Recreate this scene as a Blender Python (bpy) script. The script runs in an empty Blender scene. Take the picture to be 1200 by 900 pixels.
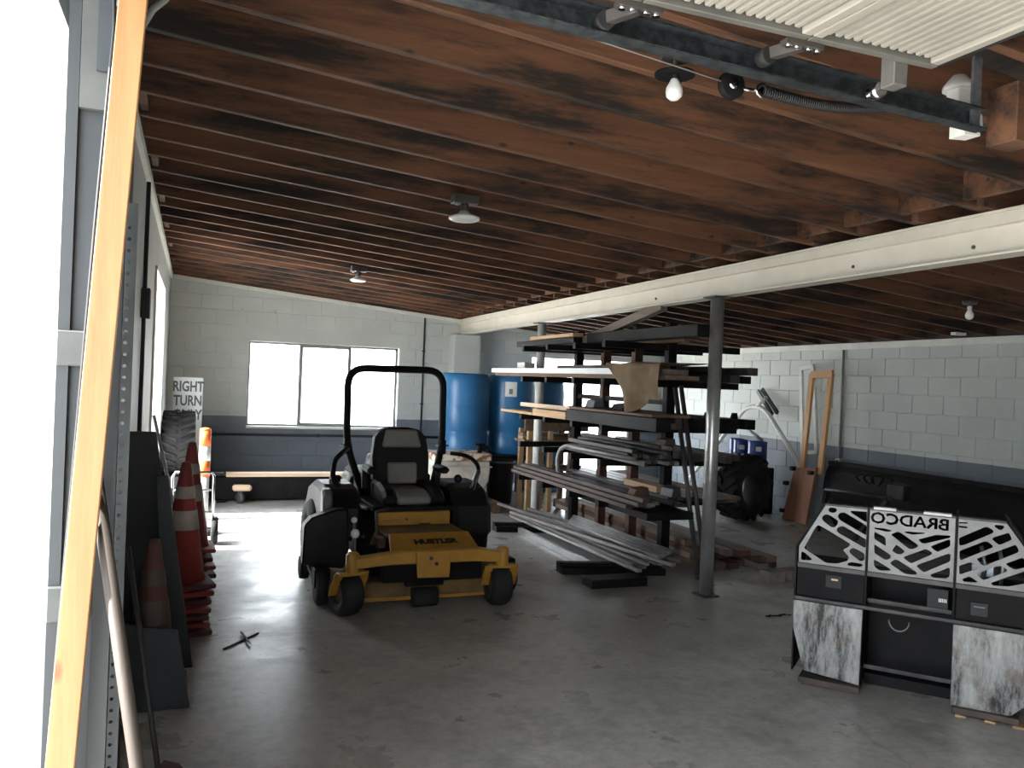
import bpy, bmesh, math, random
from mathutils import Vector, Matrix, Euler
R = random.Random(7)
PI = math.pi
sc = bpy.context.scene
col = sc.collection

# ------------------------------------------------------------------ camera
F_PX, CAM_H = 970.0, 1.6
YAW, ROLL, PITCH = math.atan(372 / 970.0), math.radians(2.3), math.radians(-0.2)
fwd = Vector((math.sin(YAW) * math.cos(PITCH), math.cos(YAW) * math.cos(PITCH), math.sin(PITCH)))
rt0 = Vector((math.cos(YAW), -math.sin(YAW), 0)); up0 = rt0.cross(fwd)
RT = rt0 * math.cos(ROLL) + up0 * math.sin(ROLL)
UP = up0 * math.cos(ROLL) - rt0 * math.sin(ROLL)
CAM = Vector((0, 0, CAM_H))
cd = bpy.data.cameras.new('camera'); cam = bpy.data.objects.new('camera', cd); col.objects.link(cam)
m = Matrix((RT, UP, -fwd)).transposed().to_4x4(); m.translation = CAM
cam.matrix_world = m
cd.sensor_fit = 'HORIZONTAL'; cd.sensor_width = 36.0; cd.lens = F_PX / 1200 * 36.0
cd.clip_start = 0.05; cd.clip_end = 500
sc.camera = cam

# ------------------------------------------------------------------ light and exposure
wd = bpy.data.worlds.new('sky'); sc.world = wd; wd.use_nodes = True
bg = wd.node_tree.nodes['Background']; bg.inputs[0].default_value = (0.86, 0.93, 1.0, 1); bg.inputs[1].default_value = 4.6
sl = bpy.data.lights.new('sun', 'SUN'); sl.energy = 16.0; sl.angle = math.radians(0.6); sl.color = (1.0, 0.955, 0.88)
so = bpy.data.objects.new('sun', sl); col.objects.link(so)
so.rotation_euler = Vector((0.84, -0.03, -0.66)).to_track_quat('-Z', 'Y').to_euler()
so.location = (-8, 0, 9)
vs = sc.view_settings
vs.view_transform = 'Standard'; vs.look = 'None'; vs.gamma = 1.0; vs.use_curve_mapping = False
vs.exposure = 1.45
sc.cycles.max_bounces = 10; sc.cycles.diffuse_bounces = 7; sc.cycles.glossy_bounces = 4
sc.cycles.use_denoising = True
sc.cycles.sample_clamp_indirect = 12.0

# ------------------------------------------------------------------ pixel helpers (1200x900 frame)
def ray(x, y): return fwd + RT * ((x - 600) / F_PX) + UP * ((450 - y) / F_PX)
def GZ(x, y, z=0.0): d = ray(x, y); return CAM + d * ((z - CAM_H) / d.z)
def GX(x, y, X): d = ray(x, y); return CAM + d * (X / d.x)
def GY(x, y, Y): d = ray(x, y); return CAM + d * (Y / d.y)

# ------------------------------------------------------------------ materials
def new_mat(name):
    mt = bpy.data.materials.new(name); mt.use_nodes = True
    nt = mt.node_tree; b = nt.nodes['Principled BSDF']
    return mt, nt, b
def ramp(nt, fac, stops):
    r = nt.nodes.new('ShaderNodeValToRGB'); nt.links.new(fac, r.inputs[0])
    while len(r.color_ramp.elements) < len(stops): r.color_ramp.elements.new(0.5)
    for e, (p, c) in zip(r.color_ramp.elements, stops): e.position = p; e.color = (*c, 1)
    return r.outputs[0]
def noise(nt, vec, scale, detail=4, rough=0.6):
    n = nt.nodes.new('ShaderNodeTexNoise'); n.inputs['Scale'].default_value = scale
    n.inputs['Detail'].default_value = detail; n.inputs['Roughness'].default_value = rough
    if vec is not None: nt.links.new(vec, n.inputs['Vector'])
    return n.outputs['Fac']
def coords(nt, which='Object', scale=(1, 1, 1), rnd=False):
    t = nt.nodes.new('ShaderNodeTexCoord'); mp = nt.nodes.new('ShaderNodeMapping')
    nt.links.new(t.outputs[which], mp.inputs[0]); mp.inputs['Scale'].default_value = scale
    if rnd:
        oi = nt.nodes.new('ShaderNodeObjectInfo'); mu = nt.nodes.new('ShaderNodeMath'); mu.operation = 'MULTIPLY'
        nt.links.new(oi.outputs['Random'], mu.inputs[0]); mu.inputs[1].default_value = 37.0
        nt.links.new(mu.outputs[0], mp.inputs['Location'])
    return mp.outputs[0]
def world_pos(nt):
    g = nt.nodes.new('ShaderNodeNewGeometry'); return g.outputs['Position']
def mixc(nt, fac, a, b, mode='MIX'):
    n = nt.nodes.new('ShaderNodeMix'); n.data_type = 'RGBA'; n.blend_type = mode
    def put(s, v):
        if isinstance(v, (tuple, list)): s.default_value = (*v[:3], 1)
        else: nt.links.new(v, s)
    if isinstance(fac, (int, float)): n.inputs[0].default_value = fac
    else: nt.links.new(fac, n.inputs[0])
    put(n.inputs[6], a); put(n.inputs[7], b)
    return n.outputs[2]
def bump(nt, b, h, strength=0.3, dist=0.01):
    n = nt.nodes.new('ShaderNodeBump'); n.inputs['Strength'].default_value = strength; n.inputs['Distance'].default_value = dist
    nt.links.new(h, n.inputs['Height']); nt.links.new(n.outputs[0], b.inputs['Normal'])

def simple(name, c1, c2=None, rough=0.5, metal=0.0, scale=6.0, lo=0.35, hi=0.7, bmp=0.0, stretch=(1, 1, 1), rnd=True, coat=0.0, spec=0.5):
    mt, nt, b = new_mat(name)
    b.inputs['Roughness'].default_value = rough; b.inputs['Metallic'].default_value = metal
    b.inputs['Coat Weight'].default_value = coat
    b.inputs['Specular IOR Level'].default_value = spec
    c2 = c2 or tuple(x * 0.75 for x in c1)
    v = coords(nt, 'Object', stretch, rnd); n = noise(nt, v, scale)
    nt.links.new(ramp(nt, n, [(lo, c1), (hi, c2)]), b.inputs['Base Color'])
    if bmp: bump(nt, b, noise(nt, v, scale * 4), bmp, 0.004)
    return mt

M = {}
M['black_steel'] = simple('black_steel', (0.006, 0.006, 0.007), (0.014, 0.013, 0.013), 0.55, 0.0, 5, spec=0.12)
M['dark_steel'] = simple('dark_steel', (0.045, 0.047, 0.05), (0.09, 0.075, 0.065), 0.5, 0.4, 5)
M['worn_black'] = simple('worn_black', (0.018, 0.018, 0.02), (0.07, 0.065, 0.06), 0.45, 0.3, 7, 0.45, 0.75)
M['rusty_steel'] = simple('rusty_steel', (0.10, 0.07, 0.055), (0.05, 0.045, 0.045), 0.65, 0.3, 7)
M['rust_brown'] = simple('rust_brown', (0.13, 0.06, 0.035), (0.05, 0.03, 0.025), 0.75, 0.1, 9)
M['grey_pipe'] = simple('grey_pipe', (0.26, 0.25, 0.24), (0.15, 0.14, 0.135), 0.45, 0.35, 5, stretch=(1, 1, 1))
M['galv'] = simple('galvanised_steel', (0.30, 0.33, 0.36), (0.17, 0.20, 0.23), 0.38, 0.75, 22, 0.4, 0.65)
M['galv_pole'] = simple('galvanised_pole', (0.50, 0.50, 0.49), (0.40, 0.40, 0.39), 0.32, 0.7, 14)
M['pale_pole'] = simple('pale_painted_pole', (0.62, 0.62, 0.60), (0.42, 0.43, 0.43), 0.5, 0.0, 6)
M['dark_track'] = simple('dark_track_steel', (0.10, 0.115, 0.125), (0.045, 0.05, 0.055), 0.4, 0.7, 26, 0.4, 0.6)
M['chrome'] = simple('chrome', (0.6, 0.6, 0.62), None, 0.2, 1.0)
M['yellow'] = simple('mower_yellow', (0.40, 0.20, 0.028), (0.29, 0.145, 0.022), 0.38, 0.0, 9, 0.4, 0.8)
M['deck_yellow'] = simple('dirty_yellow', (0.20, 0.115, 0.035), (0.07, 0.05, 0.035), 0.7, 0.0, 7, 0.35, 0.7)
M['rubber'] = simple('rubber', (0.012, 0.012, 0.013), (0.028, 0.028, 0.028), 0.75, 0.0, 8, spec=0.25)
M['plastic_black'] = simple('black_plastic', (0.006, 0.007, 0.009), (0.010, 0.011, 0.013), 0.45, 0.0, 3, spec=0.3)
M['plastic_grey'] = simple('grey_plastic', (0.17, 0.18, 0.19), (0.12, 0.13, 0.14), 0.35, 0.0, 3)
M['seat_grey'] = simple('seat_grey_vinyl', (0.22, 0.215, 0.205), (0.17, 0.165, 0.155), 0.55, 0.0, 6)
M['seat_black'] = simple('seat_black_vinyl', (0.006, 0.006, 0.007), None, 0.55, spec=0.3)
M['ink'] = simple('black_lettering', (0.006, 0.006, 0.007), None, 0.6)
M['blue'] = simple('blue_plastic', (0.03, 0.165, 0.37), (0.022, 0.125, 0.30), 0.34, 0.0, 2)
M['blue_can'] = simple('blue_can', (0.02, 0.06, 0.26), (0.015, 0.04, 0.18), 0.3, 0.0, 3)
M['white'] = simple('white_paint', (0.78, 0.78, 0.75), (0.6, 0.6, 0.57), 0.5, 0.0, 8)
M['paper'] = simple('white_label', (0.75, 0.76, 0.76), (0.6, 0.62, 0.63), 0.6)
M['bulb'] = simple('bulb_plastic', (0.80, 0.80, 0.80), (0.75, 0.75, 0.75), 0.3)
M['cream'] = simple('cream_paint', (0.70, 0.66, 0.57), (0.60, 0.56, 0.48), 0.5, 0.0, 4, 0.3, 0.8)
M['trim_white'] = simple('trim_white', (0.78, 0.78, 0.72), (0.66, 0.67, 0.62), 0.6, 0.0, 5)
M['tank_white'] = simple('dirty_white_tank', (0.55, 0.54, 0.51), (0.33, 0.31, 0.28), 0.55, 0.0, 5)
M['rust_top'] = simple('flaking_rust', (0.55, 0.52, 0.47), (0.20, 0.075, 0.03), 0.8, 0.0, 9, 0.46, 0.56)
M['sign_white'] = simple('sign_white', (0.70, 0.73, 0.74), (0.58, 0.62, 0.63), 0.5, 0.0, 6)
M['sign_ink'] = simple('sign_lettering', (0.10, 0.11, 0.12), None, 0.6)
M['cone'] = simple('cone_orange_red', (0.34, 0.045, 0.038), (0.22, 0.04, 0.036), 0.6, 0.0, 5)
M['cone_dull'] = simple('dull_cone_red', (0.12, 0.035, 0.034), (0.08, 0.033, 0.032), 0.75, 0.0, 5)  # darker, duller cone red; puts haze into the single front cone's colour
M['orange'] = simple('reflective_orange', (0.80, 0.17, 0.03), None, 0.5)
M['reflect'] = simple('dull_reflective_band', (0.48, 0.44, 0.38), (0.34, 0.31, 0.27), 0.5, 0.0, 9)
M['canvas'] = simple('brown_canvas', (0.21, 0.145, 0.08), (0.13, 0.088, 0.05), 0.9, 0.0, 8, bmp=0.4)
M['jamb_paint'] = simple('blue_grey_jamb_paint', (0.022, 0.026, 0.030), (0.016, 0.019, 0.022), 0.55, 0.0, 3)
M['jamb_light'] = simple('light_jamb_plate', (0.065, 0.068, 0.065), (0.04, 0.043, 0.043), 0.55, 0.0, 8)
M['plate_bare'] = None
M['frame_grey'] = simple('window_frame_steel', (0.30, 0.31, 0.31), (0.2, 0.2, 0.2), 0.5, 0.2)
M['ground_out'] = simple('outside_gravel', (0.58, 0.57, 0.54), (0.50, 0.49, 0.46), 0.9, 0.0, 1.2, rnd=False)
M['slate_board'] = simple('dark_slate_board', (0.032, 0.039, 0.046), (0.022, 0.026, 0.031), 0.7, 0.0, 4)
M['hose_grey'] = simple('grey_hose', (0.35, 0.36, 0.37), None, 0.5)

def wood(name, c1, c2, dark, amt=0.5, axis=0, rough=0.65, stain=0.55, knot=True):
    mt, nt, b = new_mat(name); b.inputs['Roughness'].default_value = rough
    st = [14, 14, 14]; st[axis] = 0.9
    v = coords(nt, 'Object', tuple(st), True); g = noise(nt, v, 1.6, 6, 0.65)
    base = ramp(nt, g, [(0.3, c1), (0.72, c2)])
    st2 = [5.0, 5.0, 5.0]; st2[axis] = 0.75
    v2 = coords(nt, 'Object', tuple(st2), True); s = noise(nt, v2, 1.3, 8, 0.72)
    sm = ramp(nt, s, [(stain, (0, 0, 0)), (min(0.99, stain + 0.16), (amt, amt, amt))])
    c = mixc(nt, sm, base, dark)
    if knot:
        vo = nt.nodes.new('ShaderNodeTexVoronoi'); vo.inputs['Scale'].default_value = 2.6
        st3 = [3.2, 3.2, 3.2]; st3[axis] = 1.5
        nt.links.new(coords(nt, 'Object', tuple(st3), True), vo.inputs['Vector'])
        k = ramp(nt, vo.outputs['Distance'], [(0.05, (0.8, 0.8, 0.8)), (0.12, (0, 0, 0))])
        c = mixc(nt, k, c, dark)
    nt.links.new(c, b.inputs['Base Color'])
    bump(nt, b, g, 0.25, 0.004)
    return mt
M['joist'] = wood('joist_fir', (0.175, 0.076, 0.036), (0.098, 0.044, 0.024), (0.011, 0.0095, 0.009), 0.95, 0, 0.7, 0.44)
M['deckboard'] = wood('roof_boards', (0.06, 0.045, 0.038), (0.03, 0.024, 0.021), (0.012, 0.011, 0.011), 0.8, 1, 0.8, 0.5, False)
M['board_orange'] = wood('orange_stained_board', (0.30, 0.165, 0.065), (0.23, 0.105, 0.036), (0.13, 0.05, 0.022), 0.5, 2, 0.55, 0.56)
M['angle_steel'] = simple('dull_angle_steel', (0.06, 0.066, 0.072), (0.04, 0.045, 0.05), 0.6, 0.0, 12)
M['pine'] = wood('bright_pine', (0.62, 0.36, 0.15), (0.52, 0.27, 0.10), (0.25, 0.11, 0.04), 0.35, 2, 0.55, 0.6)
M['pine_y'] = wood('old_pine', (0.46, 0.31, 0.17), (0.34, 0.21, 0.11), (0.12, 0.07, 0.035), 0.4, 1, 0.7, 0.55)
M['plank_x'] = wood('pale_plank', (0.72, 0.55, 0.38), (0.60, 0.42, 0.27), (0.3, 0.17, 0.09), 0.3, 0, 0.6, 0.6)
M['lumber'] = wood('dark_lumber', (0.17, 0.11, 0.07), (0.10, 0.065, 0.045), (0.03, 0.022, 0.018), 0.6, 1, 0.8, 0.5, False)
M['greylumber'] = wood('weathered_lumber', (0.23, 0.19, 0.155), (0.15, 0.12, 0.10), (0.05, 0.04, 0.035), 0.6, 1, 0.8, 0.5, False)
M['redwood'] = wood('reddish_board', (0.34, 0.15, 0.075), (0.25, 0.105, 0.05), (0.08, 0.04, 0.025), 0.5, 2, 0.6, 0.55)
M['handle'] = wood('worn_handle_wood', (0.034, 0.024, 0.017), (0.022, 0.015, 0.011), (0.012, 0.009, 0.007), 0.5, 2, 0.7, 0.5)

def wall_paint():
    mt, nt, b = new_mat('painted_block'); b.inputs['Roughness'].default_value = 0.62
    p = world_pos(nt); sep = nt.nodes.new('ShaderNodeSeparateXYZ'); nt.links.new(p, sep.inputs[0])
    n1 = noise(nt, p, 1.3, 5); n2 = noise(nt, p, 9, 5)
    upc = ramp(nt, n1, [(0.3, (0.61, 0.635, 0.60)), (0.7, (0.52, 0.545, 0.52))])
    loc = ramp(nt, n1, [(0.3, (0.19, 0.215, 0.245)), (0.7, (0.145, 0.165, 0.19))])
    ad = nt.nodes.new('ShaderNodeMath'); ad.operation = 'MULTIPLY_ADD'; nt.links.new(n2, ad.inputs[0]); ad.inputs[1].default_value = 0.012
    nt.links.new(sep.outputs[2], ad.inputs[2])
    gt = nt.nodes.new('ShaderNodeMath'); gt.operation = 'GREATER_THAN'; nt.links.new(ad.outputs[0], gt.inputs[0]); gt.inputs[1].default_value = 0.965
    c = mixc(nt, gt.outputs[0], loc, upc)
    oi = nt.nodes.new('ShaderNodeObjectInfo')
    t = ramp(nt, oi.outputs['Random'], [(0, (0.97, 0.97, 0.97)), (1, (1.02, 1.02, 1.02))])
    c = mixc(nt, 1.0, c, t, 'MULTIPLY')
    # flaked paint near the top of the back wall
    fl = noise(nt, p, 5.5, 6, 0.7)
    msk = ramp(nt, fl, [(0.66, (0, 0, 0)), (0.69, (0.6, 0.6, 0.6))])
    zr = nt.nodes.new('ShaderNodeMapRange'); nt.links.new(sep.outputs[2], zr.inputs[0]); zr.inputs[1].default_value = 2.05; zr.inputs[2].default_value = 2.45
    mm = nt.nodes.new('ShaderNodeMath'); mm.operation = 'MULTIPLY'; nt.links.new(msk, mm.inputs[0]); nt.links.new(zr.outputs[0], mm.inputs[1])
    c = mixc(nt, mm.outputs[0], c, (0.20, 0.19, 0.17))
    nt.links.new(c, b.inputs['Base Color'])
    bump(nt, b, noise(nt, p, 60, 3), 0.25, 0.003)
    return mt
M['wall'] = wall_paint()

def floor_mat():
    mt, nt, b = new_mat('worn_concrete')
    p = world_pos(nt)
    n1 = noise(nt, p, 0.7, 6, 0.65); n2 = noise(nt, p, 5, 6, 0.7); n3 = noise(nt, p, 2.2, 5, 0.62)
    c = ramp(nt, n1, [(0.32, (0.33, 0.315, 0.29)), (0.68, (0.50, 0.485, 0.455))])
    st = ramp(nt, n3, [(0.52, (0, 0, 0)), (0.68, (0.55, 0.55, 0.55))])
    c = mixc(nt, st, c, (0.22, 0.215, 0.21))
    n5 = noise(nt, p, 14, 8, 0.75)
    c = mixc(nt, ramp(nt, n5, [(0.40, (0.38, 0.38, 0.38)), (0.58, (0, 0, 0))]), c, (0.17, 0.155, 0.14))
    n6 = noise(nt, p, 1.7, 8, 0.75)
    c = mixc(nt, ramp(nt, n6, [(0.55, (0, 0, 0)), (0.62, (0.45, 0.45, 0.45))]), c, (0.20, 0.18, 0.155))
    sp = ramp(nt, n2, [(0.6, (0, 0, 0)), (0.72, (0.45, 0.45, 0.45))])
    c = mixc(nt, sp, c, (0.62, 0.61, 0.60))
    mu = nt.nodes.new('ShaderNodeTexMusgrave') if hasattr(bpy.types, 'ShaderNodeTexMusgrave') else None
    vo = nt.nodes.new('ShaderNodeTexVoronoi'); vo.feature = 'DISTANCE_TO_EDGE'; vo.inputs['Scale'].default_value = 0.33
    wv = nt.nodes.new('ShaderNodeVectorMath'); wv.operation = 'ADD'
    nn = nt.nodes.new('ShaderNodeTexNoise'); nn.inputs['Scale'].default_value = 2.0; nn.inputs['Detail'].default_value = 6
    nt.links.new(p, nn.inputs['Vector']); sc2 = nt.nodes.new('ShaderNodeVectorMath'); sc2.operation = 'SCALE'; sc2.inputs[3].default_value = 0.35
    nt.links.new(nn.outputs['Color'], sc2.inputs[0]); nt.links.new(p, wv.inputs[0]); nt.links.new(sc2.outputs[0], wv.inputs[1])
    nt.links.new(wv.outputs[0], vo.inputs['Vector'])
    ck = ramp(nt, vo.outputs['Distance'], [(0.0, (0.3, 0.3, 0.3)), (0.004, (0, 0, 0))])
    c = mixc(nt, ck, c, (0.10, 0.10, 0.10))
    nt.links.new(c, b.inputs['Base Color'])
    rr = nt.nodes.new('ShaderNodeMapRange'); nt.links.new(n3, rr.inputs[0]); rr.inputs[1].default_value = 0.3; rr.inputs[2].default_value = 0.7
    rr.inputs[3].default_value = 0.22; rr.inputs[4].default_value = 0.48
    nt.links.new(rr.outputs[0], b.inputs['Roughness'])
    bump(nt, b, n2, 0.2, 0.01)
    return mt
M['floor'] = floor_mat()

def bare_plate():
    mt, nt, b = new_mat('bare_worn_steel_plate'); b.inputs['Roughness'].default_value = 0.5; b.inputs['Metallic'].default_value = 0.35
    v = coords(nt, 'Object', (7, 7, 1.8), True); n = noise(nt, v, 1.3, 9, 0.78)
    v2 = coords(nt, 'Object', (5, 5, 5), True); n2 = noise(nt, v2, 1.2, 5)
    c = ramp(nt, n, [(0.36, (0.36, 0.36, 0.355)), (0.50, (0.22, 0.22, 0.217)), (0.60, (0.025, 0.023, 0.021))])
    k = ramp(nt, n2, [(0.58, (0, 0, 0)), (0.68, (0.6, 0.6, 0.6))])
    c = mixc(nt, k, c, (0.12, 0.085, 0.06))
    nt.links.new(c, b.inputs['Base Color']); return mt
M['plate_bare'] = bare_plate()
M['grate'] = simple('silver_grate', (0.20, 0.20, 0.20), (0.13, 0.13, 0.13), 0.45, 0.4, 7)
def glass():
    mt, nt, b = new_mat('window_glass')
    b.inputs['Transmission Weight'].default_value = 1.0; b.inputs['Roughness'].default_value = 0.0; b.inputs['IOR'].default_value = 1.02
    b.inputs['Base Color'].default_value = (0.97, 0.98, 0.98, 1)
    return mt
M['glass'] = glass()

# ------------------------------------------------------------------ mesh helpers
class MB:
    def __init__(s): s.v = []; s.f = []; s.sm = []
    def add(s, vs_, fs, smooth=False):
        o = len(s.v); s.v += [Vector(q) for q in vs_]; s.f += [tuple(o + i for i in f) for f in fs]; s.sm += [smooth] * len(fs); return s
    def box(s, c, size, rot=None):
        hx, hy, hz = (q / 2 for q in size); c = Vector(c)
        pts = [Vector((x, y, z)) for z in (-hz, hz) for x, y in ((-hx, -hy), (hx, -hy), (hx, hy), (-hx, hy))]
        if rot is not None:
            rm = rot.to_matrix() if isinstance(rot, Euler) else rot
            pts = [rm @ q for q in pts]
        return s.add([c + q for q in pts], [(3, 2, 1, 0), (4, 5, 6, 7), (0, 1, 5, 4), (1, 2, 6, 5), (2, 3, 7, 6), (3, 0, 4, 7)])
    def box2(s, a, b): a = Vector(a); b = Vector(b); return s.box((a + b) / 2, [abs(q) for q in (b - a)])
    def bar(s, p0, p1, w, h, upv=(0, 0, 1)):
        p0 = Vector(p0); p1 = Vector(p1); d = (p1 - p0).normalized(); u = Vector(upv)
        if abs(d.dot(u)) > 0.98: u = Vector((0, 1, 0))
        r = d.cross(u).normalized(); u = r.cross(d)
        pts = [p + r * sx * w / 2 + u * sz * h / 2 for p in (p0, p1) for sx, sz in ((-1, -1), (1, -1), (1, 1), (-1, 1))]
        return s.add(pts, [(0, 1, 2, 3), (7, 6, 5, 4), (4, 5, 1, 0), (5, 6, 2, 1), (6, 7, 3, 2), (7, 4, 0, 3)])
    def rings(s, rs, n, cap=True, smooth=True, closed=False):
        o = len(s.v); s.v += [q for r in rs for q in r]; k = len(rs)
        for i in range(k if closed else k - 1):
            for j in range(n):
                a = o + i * n; b = o + ((i + 1) % k) * n
                s.f.append((a + j, a + (j + 1) % n, b + (j + 1) % n, b + j)); s.sm.append(smooth)
        if cap and not closed:
            s.f.append(tuple(o + j for j in reversed(range(n)))); s.sm.append(False)
            s.f.append(tuple(o + (k - 1) * n + j for j in range(n))); s.sm.append(False)
        return s
    def tube(s, path, r, n=10, cap=True, r2=None):
        path = [Vector(q) for q in path]; rs = []
        prev = None
        for i, q in enumerate(path):
            d = (path[min(i + 1, len(path) - 1)] - path[max(i - 1, 0)]).normalized()
            if prev is None:
                u = Vector((0, 0, 1)) if abs(d.z) < 0.9 else Vector((1, 0, 0))
                a = d.cross(u).normalized()
            else:
                a = (prev - d * prev.dot(d)).normalized()
            prev = a; b = d.cross(a)
            rr = r if r2 is None else r + (r2 - r) * i / (len(path) - 1)
            rs.append([q + (a * math.cos(t) + b * math.sin(t)) * rr for t in (2 * PI * j / n for j in range(n))])
        return s.rings(rs, n, cap)
    def cyl(s, p0, p1, r, n=14, r2=None): return s.tube([p0, p1], r, n, True, r2)
    def lathe(s, prof, n=20, c=(0, 0, 0), axis=(0, 0, 1), cap=True, smooth=True, closed=False):
        c = Vector(c); ax = Vector(axis).normalized(); u = Vector((1, 0, 0)) if abs(ax.x) < 0.9 else Vector((0, 1, 0))
        a = ax.cross(u).normalized(); b = ax.cross(a)
        rs = [[c + ax * h + (a * math.cos(2 * PI * j / n) + b * math.sin(2 * PI * j / n)) * r for j in range(n)] for r, h in prof]
        return s.rings(rs, n, cap, smooth, closed)
    def prism(s, poly, t0, t1, plane='xz'):
        k = len(poly)
        def P(a, b, t): return {'xz': (a, t, b), 'yz': (t, a, b), 'xy': (a, b, t)}[plane]
        vs_ = [P(a, b, t0) for a, b in poly] + [P(a, b, t1) for a, b in poly]
        fs = [tuple(range(k)), tuple(reversed(range(k, 2 * k)))] + [(i, i + k, (i + 1) % k + k, (i + 1) % k) for i in range(k)]
        return s.add(vs_, fs)
    def sphere(s, c, r, n=14, k=8, sz=1.0):
        return s.lathe([(max(1e-4, r * math.sin(PI * i / k)), -r * sz * math.cos(PI * i / k)) for i in range(k + 1)], n, c)
    def mesh(s, name, mat, bevel=0.0):
        me = bpy.data.meshes.new(name); me.from_pydata([tuple(q) for q in s.v], [], s.f); me.update()
        bm = bmesh.new(); bm.from_mesh(me)
        bmesh.ops.recalc_face_normals(bm, faces=bm.faces[:])
        if bevel > 0:
            es = [e for e in bm.edges if len(e.link_faces) == 2 and e.calc_face_angle(0) > 0.6]
            bmesh.ops.bevel(bm, geom=es, offset=bevel, segments=1, affect='EDGES', profile=0.5)
        bm.to_mesh(me); bm.free()
        if not bevel:
            for p, q in zip(me.polygons, s.sm): p.use_smooth = q
        me.materials.append(M[mat] if isinstance(mat, str) else mat)
        return me
    def build(s, name, mat, parent=None, bevel=0.0, loc=None, kind=None):
        o = bpy.data.objects.new(name, s.mesh(name, mat, bevel)); col.objects.link(o)
        if parent is not None: o.parent = parent
        if loc is not None: o.location = loc
        if kind: o['kind'] = kind
        return o

def tag(o, label, cat, group=None):
    o['label'] = label; o['category'] = cat
    if group: o['group'] = group
    return o
def thing(name, label, cat, loc=(0, 0, 0), rz=0.0, group=None):
    o = bpy.data.objects.new(name, None); col.objects.link(o); o.location = loc; o.rotation_euler = (0, 0, rz); o.empty_display_size = 0.1
    return tag(o, label, cat, group)
def single(name, mb, mat, label, cat, group=None, bevel=0.0, kind=None):
    """one-mesh thing: move its origin to the bottom centre"""
    lo = Vector((min(q.x for q in mb.v), min(q.y for q in mb.v), min(q.z for q in mb.v)))
    hi = Vector((max(q.x for q in mb.v), max(q.y for q in mb.v), max(q.z for q in mb.v)))
    c = Vector(((lo.x + hi.x) / 2, (lo.y + hi.y) / 2, lo.z)); mb.v = [q - c for q in mb.v]
    o = mb.build(name, mat, None, bevel, c, kind)
    return tag(o, label, cat, group)
def copy_tree(o, parent=None):
    c = o.copy(); col.objects.link(c)
    if parent is not None: c.parent = parent
    for ch in list(o.children): copy_tree(ch, c)
    return c
def struct(o): o['kind'] = 'structure'; return o
def arc(c, r, a0, a1, n, f): return [f(c[0] + r * math.cos(a0 + (a1 - a0) * i / n), c[1] + r * math.sin(a0 + (a1 - a0) * i / n)) for i in range(n + 1)]

def text_mesh(name, body, size, mat, extrude=0.001, mirror=False, sx=1.0, bold=0.0):
    cu = bpy.data.curves.new(name, 'FONT'); cu.body = body; cu.size = size; cu.extrude = extrude
    cu.align_x = 'CENTER'; cu.align_y = 'CENTER'; cu.offset = bold; cu.resolution_u = 3
    o = bpy.data.objects.new(name, cu); col.objects.link(o)
    dg = bpy.context.evaluated_depsgraph_get(); dg.update()
    me = bpy.data.meshes.new_from_object(o.evaluated_get(dg)); col.objects.unlink(o); bpy.data.objects.remove(o)
    for v in me.vertices: v.co.x *= sx * (-1 if mirror else 1)
    if mirror: me.flip_normals()
    me.materials.clear(); me.materials.append(M[mat]); me.name = name
    return me
def holes_mesh(name, outer, holes, thick, mat):
    """flat plate with real holes, in its own xy plane"""
    cu = bpy.data.curves.new(name, 'CURVE'); cu.dimensions = '2D'; cu.fill_mode = 'BOTH'; cu.extrude = thick / 2
    for poly in [outer] + holes:
        sp = cu.splines.new('POLY'); sp.points.add(len(poly) - 1)
        for p, (a, b) in zip(sp.points, poly): p.co = (a, b, 0, 1)
        sp.use_cyclic_u = True
    o = bpy.data.objects.new(name, cu); col.objects.link(o)
    dg = bpy.context.evaluated_depsgraph_get(); dg.update()
    me = bpy.data.meshes.new_from_object(o.evaluated_get(dg)); col.objects.unlink(o); bpy.data.objects.remove(o)
    me.materials.clear(); me.materials.append(M[mat]); me.name = name
    return me
def mesh_obj(name, me, parent=None, mw=None, loc=None, rot=None):
    o = bpy.data.objects.new(name, me); col.objects.link(o)
    if parent is not None: o.parent = parent
    if mw is not None: o.matrix_local = mw
    if loc is not None: o.location = loc
    if rot is not None: o.rotation_euler = rot
    return o

# ================================================================== STRUCTURE
XL, XR, YB, YF = -0.35, 7.4, 12.2, -2.6
def zj(X, Y): return 2.87 - 0.087 * (X + 0.35) + 0.006 * (12.2 - Y)      # underside of the joists
TH = 0.2
floor = MB().box2((XL - TH, YF - TH, -0.12), (XR + TH, YB + TH, 0)).build('floor', 'floor'); struct(floor)
ground = MB().box2((-60, -60, -0.3), (70, 90, -0.13)).build('outside_ground', 'ground_out'); struct(ground)

# --- back wall with windows
W1 = (0.70, 2.85, 0.82, 2.02); W2 = (4.95, 6.80, 0.0, 2.04)      # x0,x1,z0,z1
def zt(X): return zj(X, YB) + 0.19
wb = MB()
def seg(mb, x0, x1, z0, z1=None):
    a, b = (zt(x0), zt(x1)) if z1 is None else (z1, z1)
    mb.prism([(x0, z0), (x1, z0), (x1, b), (x0, a)], YB, YB + TH)
for x0, x1 in ((XL - TH, W1[0]), (W1[1], W2[0]), (W2[1], XR + TH)): seg(wb, x0, x1, 0)
seg(wb, W1[0], W1[1], 0, W1[2])
for w in (W1, W2): seg(wb, w[0], w[1], w[3])
wall_back = struct(wb.build('wall_back', 'wall'))
BLK = {}
def block_mesh(l, h, axis):
    key = (round(l, 3), round(h, 3), axis)
    if key not in BLK:
        s = (l - 0.008, 0.010, h - 0.008) if axis == 'x' else (0.010, l - 0.008, h - 0.008)
        BLK[key] = MB().box((0, 0, 0), s).mesh('block', 'wall', 0.003)
    return BLK[key]
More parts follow.
